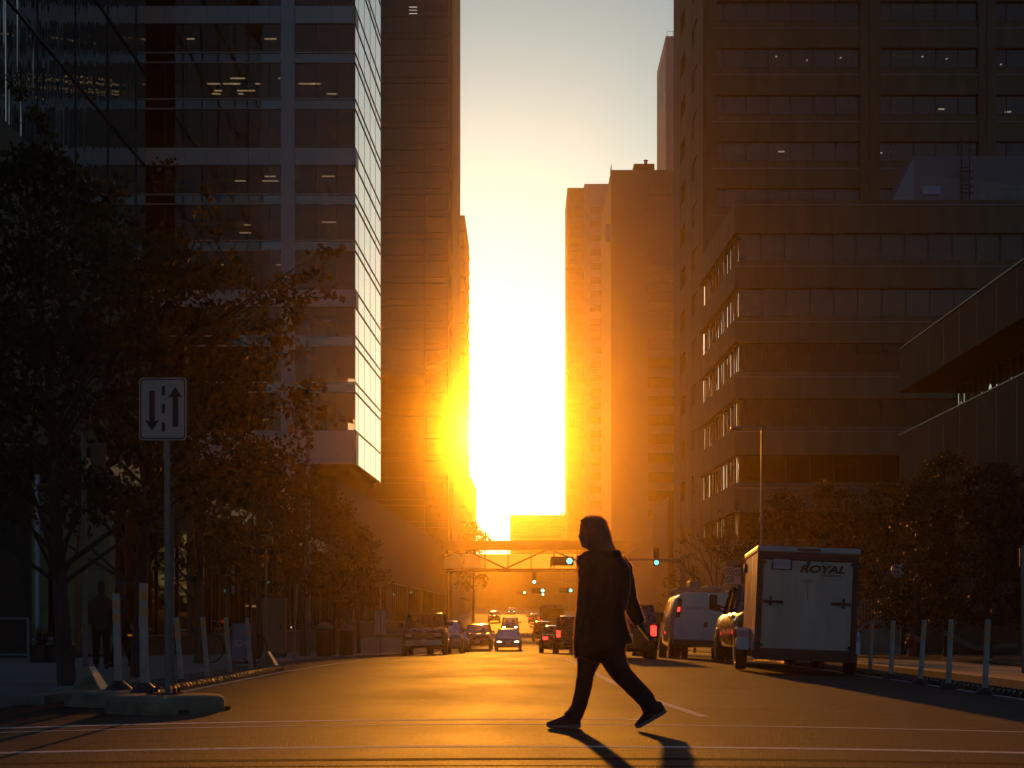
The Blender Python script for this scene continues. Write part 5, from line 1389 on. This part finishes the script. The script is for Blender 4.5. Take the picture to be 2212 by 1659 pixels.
for (xp, d, h, r, lb, sd2, leaf) in ((1985, 47.0, 5.2, 1.5, 'dark bushy tree on the right lawn beside the globe lamp', 41, m_leaf_c), (2045, 49.0, 6.3, 1.6, 'pointed dark tree on the right lawn, tallest of the lawn trees', 43, m_leaf_c),
                                  (2135, 43.0, 5.3, 1.8, 'dark tree on the right lawn, second from the right picture edge', 47, m_leaf_c), (2215, 41.0, 5.0, 1.7, 'dark tree cut by the right picture edge', 49, m_leaf_c)):
    x = px(xp, d); make_tree(x, d, gz(x, d, .08), lb, h, .9, r, sd2, leaf, 150, 46, .12, tr=.09, shape='tall', group=GR, name='lawn_tree')
for (xp, d, h, r, lb, sd2) in ((1690, 74.0, 7.6, 2.4, 'bushy tree behind the left half of the cargo trailer', 53), (1800, 78.0, 8.6, 2.8, 'bushy tree behind the right half of the cargo trailer', 57), (1900, 70.0, 7.6, 2.4, 'bushy tree right of the cargo trailer before the terraced block', 59)):
    x = px(xp, d); make_tree(x, d, gz(x, d), lb, h, 1.2, r, sd2, m_leaf_a, 150, 42, .16, tr=.11, cr=.55, group='trees before the terraced block', name='street_tree')
# thin half-bare tree by the annexe
def bare(x, d, label, h, seed, leaf):
    rng = random.Random(seed); z0 = gz(x, d); o = thing('bare_tree', (x, d, z0), label, 'tree', 'half-bare trees on the right'); w = MB(); tips = []
    def grow(p, dr, L, r, lv):
        q = p + dr*L*.5 + Vector((rng.uniform(-.06, .06), rng.uniform(-.06, .06), .03))*L; e = p + dr*L
        w.tube([p, q, e], [r, r*.8, r*.6], 6 if lv < 2 else 4, False)
        if lv >= 4: tips.append(e); return
        for k in range(3 if lv else 5):
            a = rng.uniform(0, 6.28); sp = rng.uniform(.35, .85)
            nd = (dr + Vector((math.cos(a)*sp, math.sin(a)*sp, rng.uniform(-.1, .25)))).normalized()
            grow(p + dr*L*rng.uniform(.55, 1), nd, L*rng.uniform(.55, .75), r*.52, lv + 1)
    grow(Vector((x, d, z0 - .1)), Vector((0, 0, 1)), h*.42, .10, 0); w.build('trunk', m_bark, o, fix=False)
    c = MB()
    for t in tips:
        for k in range(3):
            q = t + Vector((rng.uniform(-.15,.15), rng.uniform(-.15,.15), rng.uniform(-.15,.1))); u = Vector((rng.uniform(-1,1), rng.uniform(-1,1), rng.uniform(-1,.3))).normalized()*.12; v = u.cross(Vector((.3,.5,.8))).normalized()*.04
            c.quad(q, q + u*.5 + v, q + u, q + u*.5 - v)
    c.build('crown', leaf, o, fix=False)
bare(px(1548, 84), 84.0, 'half-bare tree with thin branches by the glass annexe', 8.0, 3, m_leaf_a)
bare(px(1500, 96), 96.0, 'half-bare tree with thin branches above the white van', 5.5, 6, m_leaf_a)
bare(px(1628, 66), 66.0, 'half-bare tree with thin branches just left of the trailer', 6.2, 12, m_leaf_a)
# ---------------------------------------------------------------- people
m_skin = M('skin', (.24,.13,.09), .5, var=.05); m_hair = M('brown_hair', (.05,.028,.016), .45, var=.2, stretch=(8,8,1), spec=.6)
m_coat = M('dark_wool_coat', (.020,.012,.012), .85, var=.2, scale=14, bump=.004, bscale=60, sheen=.0)
m_trou = M('dark_trousers', (.013,.010,.012), .85, var=.15, scale=12, bump=.004, bscale=30, sheen=0)
m_shoe = M('dark_shoe', (.025,.012,.012), .6, var=.1); m_sole = M('pale_sole', (.22,.17,.15), .7, var=.05)
def remesh(mb, name, mat, parent, vox, smooth=6):
    o = mb.build(name, mat, None)
    r = o.modifiers.new('r', 'REMESH'); r.mode = 'VOXEL'; r.voxel_size = vox
    if smooth: s = o.modifiers.new('s', 'SMOOTH'); s.iterations = smooth; s.factor = .5
    dg = bpy.context.evaluated_depsgraph_get(); me = bpy.data.meshes.new_from_object(o.evaluated_get(dg)); old = o.data
    o.modifiers.clear(); o.data = me; bpy.data.meshes.remove(old); me.name = name
    me.polygons.foreach_set('use_smooth', [True]*len(me.polygons)); o.parent = parent
    return o
K = .001220
def sx(c): return (c - 480)*K
def szz(c): return (1552 - c)*K
def ering(L, Rr, zL, zR, y, dh, n=24, e=.85, nose=0.):
    """one closed ring of a horizontal section, left x..right x, given in the tracing's units"""
    a0, a1 = sx(L), sx(Rr); c, a = (a0 + a1)/2, (a1 - a0)/2; P = []
    for k in range(n):
        t = 2*math.pi*k/n; ct, st = math.cos(t), math.sin(t)
        u = math.copysign(abs(ct)**e, ct); v = math.copysign(abs(st)**e, st)
        x = c + a*u; f = (x - a0)/(a1 - a0 + 1e-9); z = szz(zL)*(1 - f) + szz(zR)*f
        if nose:
            dt = min(abs(t - math.pi), 2*math.pi - abs(t - math.pi)); x -= nose*K*math.exp(-(dt/.20)**2)
        P.append((x, y + dh*v, z))
    return P
PD = 13.3; PX = px(1303.9, PD)
woman = thing('person', (PX, PD, zr(PX, PD)), 'person with long hair in a dark coat striding left over the crosswalk', 'person', None, 0, wb=False)
b = MB()
# head with a face profile
prof = [(92,360,455,.035,0),(100,335,472,.058,0),(115,322,488,.070,0),(135,318,494,.075,0),(155,317,496,.076,2),(172,317,496,.077,4),(181,316,495,.076,6),(190,319,493,.075,4),(198,320,491,.074,10),(206,319,490,.073,15),(213,318,488,.072,20),(218,319,487,.071,19),(224,320,486,.070,13),(232,322,484,.069,9),(240,323,480,.067,9),(247,324,478,.066,11),(252,325,476,.064,8),(256,327,474,.063,5),(261,327,472,.062,9),(267,328,470,.060,7),(275,329,468,.058,6),(284,333,466,.054,8),(292,342,465,.050,7),(299,358,466,.050,2),(310,372,470,.052,0),(330,375,480,.058,0),(350,372,490,.07,0)]
b.loft([ering(L, Rr, c, c, 0, dh, 32, .95, ns) for c, L, Rr, dh, ns in prof])
b.loft([ering(L, Rr, c, c, 0, dh) for c, L, Rr, dh in ((345,370,500,.075),(380,345,580,.15),(430,335,610,.18),(560,335,600,.17),(760,320,590,.155),(900,330,600,.165),(1000,330,600,.165),(1060,340,600,.15))])
# legs, far foot forward
b.tube([(sx(400),.08,szz(1000)),(sx(355),.09,szz(1220)),(sx(315),.09,szz(1420)),(sx(285),.09,szz(1500))], [.085,.06,.045,.035], 12)
b.tube([(sx(540),-.08,szz(1000)),(sx(640),-.10,szz(1210)),(sx(800),-.12,szz(1420)),(sx(830),-.12,szz(1470))], [.085,.06,.045,.035], 12)
# far arm swings back, near arm forward to the pocket
armc = [(590,400),(622,520),(655,650),(702,760),(748,826)]
b.tube([(sx(a),.19,szz(c)) for a, c in armc] + [(sx(765),.19,szz(846))], [.055,.05,.042,.036,.028,.026], 12)
b.tube([(sx(455),-.19,szz(410)),(sx(462),-.21,szz(620)),(sx(390),-.19,szz(750))], [.055,.045,.032], 12)
# hand: palm, four curled fingers and a thumb closed on the phone
pa = Vector((sx(765),.19,szz(846))); dirp = Vector((sx(800) - sx(755), 0, szz(892) - szz(838))).normalized(); side = Vector((0,1,0)); nrm = dirp.cross(side).normalized()
if nrm.x < 0: nrm = -nrm
b.loft([[tuple(pa + dirp*t + side*(w*c_) + nrm*(h*s_)) for c_, s_ in [(math.cos(q*math.pi/6), math.sin(q*math.pi/6)) for q in range(12)]] for t, w, h in ((-.02,.026,.022),(.01,.036,.018),(.05,.042,.016),(.085,.040,.014),(.095,.034,.010))])
for i, (off, L) in enumerate(((-.030,.066),(-.010,.074),(.010,.070),(.030,.056))):
    p0 = pa + dirp*.085 + side*off; p1 = p0 + dirp*L*.42 + nrm*.004; p2 = p1 + dirp*L*.22 - nrm*.022; p3 = p2 - dirp*L*.18 - nrm*.018
    b.tube([p0, p1, p2, p3], [.0095,.009,.008,.007], 8)
t0 = pa + dirp*.02 - side*.034; b.tube([t0, t0 - side*.016 + dirp*.028 - nrm*.012, t0 - side*.004 + dirp*.058 - nrm*.028], [.011,.010,.008], 8)
body = remesh(b, 'body', m_skin, woman, .0065, 3)
ph = MB(); pc = pa + dirp*.055 - nrm*.028; q = []
for s1 in (-1, 1):
    for s2 in (-1, 1):
        for s3 in (-1, 1): q.append(pc + dirp*(s1*.075) + side*(s2*.036) + nrm*(s3*.0045))
ph.add(q, [(0,1,3,2),(4,6,7,5),(0,4,5,1),(2,3,7,6),(0,2,6,4),(1,5,7,3)])
pho = ph.build('phone', m_black, None, o=woman.location, bevel=.003); pho.location = (0,0,0)
me_ = pho.data; me_.transform(Matrix.Translation(woman.location)); pho.location = woman.location
tag(pho, 'dark smartphone held low in the walking person\'s back hand', 'phone')
w = MB(); w.add([v + Vector((0,0,0)) for v in [pc - nrm*.0052 + dirp*(a*.068) + side*(c*.032) for a, c in ((-1,-1),(1,-1),(1,1),(-1,1))]], [(0,1,2,3)]); sc_ = w.build('screen', M('phone_screen', (.01,.01,.012), .08, var=0), None); sc_.parent = pho
# coat
c = MB()
coat = [(322,342,318,560,.085),(345,326,340,585,.115),(365,314,362,612,.155),(388,305,386,632,.195),(410,309,410,646,.215),(428,322,428,652,.222),(446,304,446,657,.226),(520,308,520,662,.226),(600,304,600,656,.222),(680,296,680,640,.216),(745,289,740,626,.214),(800,284,790,634,.218),(870,280,850,648,.224),(940,277,900,662,.230),(1000,276,930,671,.233),(1056,278,952,678,.235),(1060,290,957,668,.228),(1040,305,950,650,.21)]
c.loft([ering(L, Rr, zL, zR, 0, dh, 28, .8) for zL, L, zR, Rr, dh in coat])
c.tube([(sx(a),.185,szz(z)) for a, z in ((585,395),(628,440),(640,530),(668,660),(712,762),(744,818))], [.085,.083,.076,.070,.060,.050], 14)
c.tube([(sx(455),-.17,szz(395)),(sx(468),-.215,szz(500)),(sx(462),-.225,szz(640)),(sx(380),-.20,szz(770))], [.085,.075,.066,.052], 14)
for zz_, L, Rr in ((362,300,520),(392,292,480),(418,306,430)): c.loft([ering(L, Rr, zz_ - 12, zz_ - 6, 0, .10), ering(L - 4, Rr, zz_, zz_, 0, .115), ering(L + 8, Rr, zz_ + 16, zz_ + 12, 0, .10)])
ct = remesh(c, 'coat', m_coat, woman, .011, 4)
tx_ = bpy.data.textures.new('cloth_folds', 'CLOUDS'); tx_.noise_scale = .13
dm = ct.modifiers.new('folds', 'DISPLACE'); dm.texture = tx_; dm.strength = .026; dm.mid_level = .5
# trousers
t = MB()
t.loft([ering(L, Rr, z, z, y, dh, 20, .9) for z, L, Rr, y, dh in ((960,300,480,.06,.12),(1030,300,476,.07,.115),(1095,300,464,.08,.105),(1130,300,442,.085,.098),(1180,299,414,.09,.088),(1260,286,403,.09,.080),(1330,272,385,.09,.075),(1390,259,369,.09,.072),(1420,238,358,.09,.070),(1448,206,346,.09,.068),(1470,212,336,.09,.065),(1490,232,328,.09,.06))])
t.loft([ering(L, Rr, z, z2, y, dh, 20, .9) for z, L, z2, Rr, y, dh in ((960,440,950,632,-.06,.12),(1030,450,1025,625,-.07,.115),(1095,466,1085,640,-.08,.105),(1140,492,1125,655,-.09,.098),(1180,520,1165,690,-.095,.09),(1225,562,1205,728,-.10,.085),(1270,606,1245,768,-.105,.080),(1325,662,1295,812,-.11,.075),(1390,726,1365,846,-.115,.07),(1422,742,1400,872,-.12,.066),(1446,748,1424,888,-.12,.062))])
t.loft([ering(L, Rr, z, z, 0, dh) for z, L, Rr, dh in ((880,320,610,.16),(980,302,625,.185),(1050,302,622,.17),(1085,380,560,.10))])
tro = remesh(t, 'trousers', m_trou, woman, .010, 3)
dm = tro.modifiers.new('folds', 'DISPLACE'); dm.texture = tx_; dm.strength = .014; dm.mid_level = .5
# shoes
def shoe(xo, y, z, ang):
    M_ = Matrix.Translation((xo, y, z)) @ Matrix.Rotation(ang, 4, 'Y')
    S_ = [(0,.030,.048,.018),(.03,.018,.062,.034),(.08,.016,.080,.043),(.15,.016,.112,.042),(.21,.016,.13,.037),(.265,.016,.128,.036),(.29,.022,.10,.028)]
    w = MB(); w.loft([[tuple(M_ @ Vector((x_, hw_*cc, (zb_ + zt_)/2 + (zt_ - zb_)/2*ss))) for cc, ss in [(math.copysign(abs(math.cos(q))**.7, math.cos(q)), math.copysign(abs(math.sin(q))**.7, math.sin(q))) for q in [2*math.pi*k/16 for k in range(16)]]] for x_, zb_, zt_, hw_ in S_])
    so = w.build('shoe', m_shoe, woman)
    w = MB(); w.loft([[tuple(M_ @ Vector((x_, s_*hw_*1.05, z_))) for s_, z_ in ((-1,zb_ + .012),(-.95,zb_ - .016),(.95,zb_ - .016),(1,zb_ + .012))] for x_, zb_, zt_, hw_ in S_]); sub(w, 'sole', m_sole, so)
shoe(sx(86), .09, .004, 0)
shoe(sx(704), -.12, .006, -R(30))
# hair with loose strands down the back
h = MB()
h.loft([ering(L, Rr, zL, zR, 0, dh, 24, .95) for zL, L, zR, Rr, dh in ((84,372,82,425,.02),(92,336,86,462,.058),(106,316,104,486,.078),(125,324,128,502,.088),(150,332,165,510,.093),(190,342,205,519,.094),(230,346,245,530,.093),(270,350,285,544,.092),(305,366,318,558,.092),(335,410,345,572,.088),(352,440,360,560,.06))])
hair = h.build('hair', m_hair, woman)
hs = MB(); rh = random.Random(5)
def lock(pts, w):
    # one flat strand along a path
    P = [Vector(p) for p in pts]; Q = []
    for i, p in enumerate(P):
        d = (P[min(i + 1, len(P) - 1)] - P[max(i - 1, 0)]).normalized(); n = d.cross(Vector((rh.uniform(-.4, .4), 1, rh.uniform(-.4, .4)))).normalized()*w*(1 if i < len(P) - 1 else .3)
        Q += [p - n, p + n]
    hs.add(Q, [(2*i, 2*i + 1, 2*i + 3, 2*i + 2) for i in range(len(P) - 1)])
for k in range(130):
    y = rh.uniform(-.02, .08); q = math.sqrt(max(.05, 1 - (y/.098)**2)); a = rh.uniform(0, 1)
    if a < .5:
        s = rh.uniform(90, 180); pts = [(sx(420 + 90*((s - 82)/110)**.5*q - rh.uniform(0, 8)), y, szz(s)), (sx(505*q + 480*(1-q) + rh.uniform(-4, 10)), y, szz(s + 70)), (sx(528*q + 480*(1-q) + rh.uniform(-6, 16)), y, szz(s + 140)), (sx(548*q + 490*(1-q) + rh.uniform(-10, 26)), y, szz(min(360, s + 190)))]
    else:
        s = rh.uniform(0, 1); pts = [(sx(330 + 100*s), y, szz(96 - 10*s)), (sx(400 + 60*s), y, szz(80 + rh.uniform(-5, 4) + 6*s)), (sx(470 + 25*s), y, szz(96 + rh.uniform(-7, 5) + 20*s))]
    lock(pts, .0022)
for k in range(620):
    # wisps added off the head's outline for the sunlit rim
    t_ = rh.uniform(0, 1); y = rh.uniform(-.03, .05)
    path = [(330,100),(365,86),(410,81),(450,87),(482,108),(503,150),(515,195),(524,240),(540,290),(556,335)]
    i_ = min(8, int(t_*9)); f_ = t_*9 - i_; cx_ = path[i_][0]*(1-f_) + path[i_+1][0]*f_; cz_ = path[i_][1]*(1-f_) + path[i_+1][1]*f_
    tx0, tz0 = path[i_+1][0] - path[i_][0], path[i_+1][1] - path[i_][1]; l_ = math.hypot(tx0, tz0); nx_, nz_ = tz0/l_, -tx0/l_
    q = 1 - .35*(y/.07)**2; L_ = rh.uniform(12, 46); o_ = rh.uniform(-6, 5) - 14*(1-q); k2 = rh.uniform(1, 12) if t_ < .6 else rh.uniform(2, 20)
    pts = [(sx(cx_ + nx_*o_), y, szz(cz_ + nz_*o_)), (sx(cx_ + nx_*(o_ + k2*.6) + tx0/l_*L_*.5), y + rh.uniform(-.01,.01), szz(cz_ + nz_*(o_ + k2*.6) + tz0/l_*L_*.5)), (sx(cx_ + nx_*(o_ + k2) + tx0/l_*L_), y + rh.uniform(-.015,.015), szz(cz_ + nz_*(o_ + k2) + tz0/l_*L_))]
    lock(pts, .0022)
m_strand = M('sunlit_hair_strand', (.06,.035,.02), .35, var=.1, transl=.85, tcol=(.95,.6,.32))  # through-colour far brighter than the hair, to put in the rim light
sub(hs, 'strand', m_strand, hair, fix=False)
# bright fibres added along coat and trouser outlines for a sunlit rim
def fuzz(ob, n, L, seed, ymin):
    me = ob.data; nr = np.random.RandomState(seed); m = len(me.vertices)
    co = np.empty(m*3); me.vertices.foreach_get('co', co); co = co.reshape(-1, 3); no = np.empty(m*3); me.vertices.foreach_get('normal', no); no = no.reshape(-1, 3)
    # only where the outline can be seen: normals across the view
    ok = np.nonzero((np.abs(no[:, 1]) < .30) & (co[:, 1] > ymin))[0]; i = nr.choice(ok, n); p = co[i] + no[i]*.004
    d = no[i] + nr.normal(size=(n, 3))*.55; d /= np.linalg.norm(d, axis=1)[:, None]; w_ = np.cross(d, nr.normal(size=(n, 3))); w_ /= np.linalg.norm(w_, axis=1)[:, None]
    l = L*(.4 + .8*nr.rand(n, 1)); V = np.empty((n, 3, 3)); V[:, 0] = p - w_*.0016; V[:, 1] = p + w_*.0016; V[:, 2] = p + d*l
    f = MB(); f.v = [tuple(q) for q in V.reshape(-1, 3)]; f.f = [(3*k, 3*k + 1, 3*k + 2) for k in range(n)]; f.sm = [False]*n
    o = f.build('rim_fuzz', m_fuzz, None, fix=False); o.parent = ob; o['kind'] = 'stuff'
m_fuzz = M('rim_light_fibre', (.03,.02,.015), .6, var=0, transl=.85, tcol=(.95,.55,.3))
fuzz(ct, 12000, .013, 1, -.05); fuzz(tro, 8000, .008, 2, -.3)
hd = MB(); hd.tube([(sx(500 + 75*math.sin(a)), .13*math.cos(a), szz(352 - 14*math.sin(a))) for a in [R(-10 + 10*k) for k in range(21)]], [.02 + .018*math.sin(math.pi*k/20) for k in range(21)], 10)
hd.build('hood', m_coat, woman)

# people on the far pavement and on the skywalk
def pedestrian(label, loc, rz, coatm, sc=1.0, stride=.22, bag=False):
    o = thing('person', loc, label, 'person', None, rz, wb=False); o.scale = (sc, sc, sc)
    b = MB()
    b.loft([[(x + w_*math.cos(t), y + l_*math.sin(t), z) for t in [2*math.pi*k/14 for k in range(14)]] for x, y, z, w_, l_ in ((0,0,1.76,.03,.04),(0,0,1.74,.06,.075),(0,.01,1.66,.076,.092),(0,.02,1.58,.07,.09),(0,.02,1.54,.055,.07),(0,0,1.50,.05,.05),(0,0,1.44,.07,.07),(0,0,1.40,.18,.09),(0,0,1.1,.16,.10),(0,0,.9,.16,.10))])
    b.add([(-.012,.108,1.61),(.012,.108,1.61),(0,.128,1.60),(0,.10,1.66)], [(0,1,2),(0,2,3),(2,1,3),(0,3,1)])
    for s in (-1, 1):
        b.tube([(s*.19,0,1.38),(s*.24,-.04*s,1.10),(s*.23,.14*s,.86),(s*.22,.16*s,.78)], [.05,.042,.032,.03], 10)
        for f in range(4): b.tube([(s*.22 - .024 + f*.016,.165*s,.78),(s*.22 - .024 + f*.016,.175*s,.72),(s*.215 - .024 + f*.016,.165*s,.68)], .0085, 6)
        b.tube([(s*.20,.18*s,.80),(s*.19,.20*s,.76),(s*.19,.20*s,.73)], .009, 6)
        b.tube([(s*.09,0,.9),(s*.10,-s*stride*.45,.48),(s*.10,-s*stride,.08)], [.08,.055,.04], 10)
    remesh(b, 'body', m_skin, o, .009, 2)
    c = MB(); c.loft([[(w_*math.cos(t), l_*math.sin(t), z) for t in [2*math.pi*k/18 for k in range(18)]] for z, w_, l_ in ((1.5,.075,.08),(1.44,.12,.10),(1.38,.21,.125),(1.2,.215,.14),(1.0,.20,.14),(.84,.215,.15),(.78,.215,.15),(.80,.19,.13))])
    for s in (-1, 1): c.tube([(s*.19,0,1.37),(s*.255,-.04*s,1.10),(s*.245,.13*s,.87)], [.075,.065,.05], 10)
    remesh(c, 'jacket', coatm, o, .016, 3)
    t = MB()
    for s in (-1, 1): t.tube([(s*.085,0,.92),(s*.10,-s*stride*.45,.50),(s*.10,-s*stride*.98,.09)], [.105,.08,.062], 12)
    remesh(t, 'trousers', m_trou, o, .016, 2)
    for s in (-1, 1):
        w = MB(); y = -s*stride; w.loft([[(s*.10 + w_*math.cos(q), y + yy, z0 + zz*(.5 + .5*math.sin(q))) for q in [2*math.pi*k/10 for k in range(10)]] for yy, w_, z0, zz in ((-.09,.03,.0,.09),(-.06,.042,0,.11),(.04,.045,0,.09),(.13,.045,0,.06),(.18,.025,.0,.045))]); w.build('shoe', m_shoe, o)
    w = MB(); w.loft([[(w_*math.cos(t), -.012 + l_*math.sin(t) , z) for t in [2*math.pi*k/14 for k in range(14)]] for z, w_, l_ in ((1.79,.03,.04),(1.765,.07,.085),(1.70,.085,.10),(1.66,.084,.085),(1.58,.078,.062),(1.50,.06,.05))]); w.build('hair', m_hair, o)
    return o
m_jk = M('olive_jacket', (.05,.04,.02), .8, var=.1); m_jk2 = M('dark_jacket', (.02,.018,.018), .8, var=.1)
x, d = px(219, 31), 31.0
pd = pedestrian('person in an olive jacket walking on the pavement between the left post and tree trunk', (x, d, gz(x, d)), R(15), m_jk, .98)
x, d = px(262, 32.5), 32.5
pedestrian('person in dark clothes half hidden by the second left tree trunk', (x, d, gz(x, d)), R(-60), m_jk2, 1.0, .26)
pedestrian('tiny person walking inside the skywalk, seen against its lit glazing', (px(1190, 242), 242.0, g0), R(-80), m_jk2, .95)
# ---------------------------------------------------------------- low sun haze over the whole street
hz = MB(); hz.box(-75, 75, -45, 640, -4, 134)
mh = bpy.data.materials.new('haze'); mh.use_nodes = True
nt = mh.node_tree; nt.nodes.remove(nt.nodes['Principled BSDF'])
ad = nt.nodes.new('ShaderNodeAddShader')
for k, (den, g_) in enumerate(HAZE):
    pv = nt.nodes.new('ShaderNodeVolumePrincipled')
    pv.inputs['Color'].default_value = (*HAZE_COL, 1)
    pv.inputs['Density'].default_value = den
    pv.inputs['Anisotropy'].default_value = g_
    nt.links.new(pv.outputs[0], ad.inputs[k])
nt.links.new(ad.outputs[0], nt.nodes['Material Output'].inputs['Volume'])
tag(hz.build('haze', mh), kind='stuff')
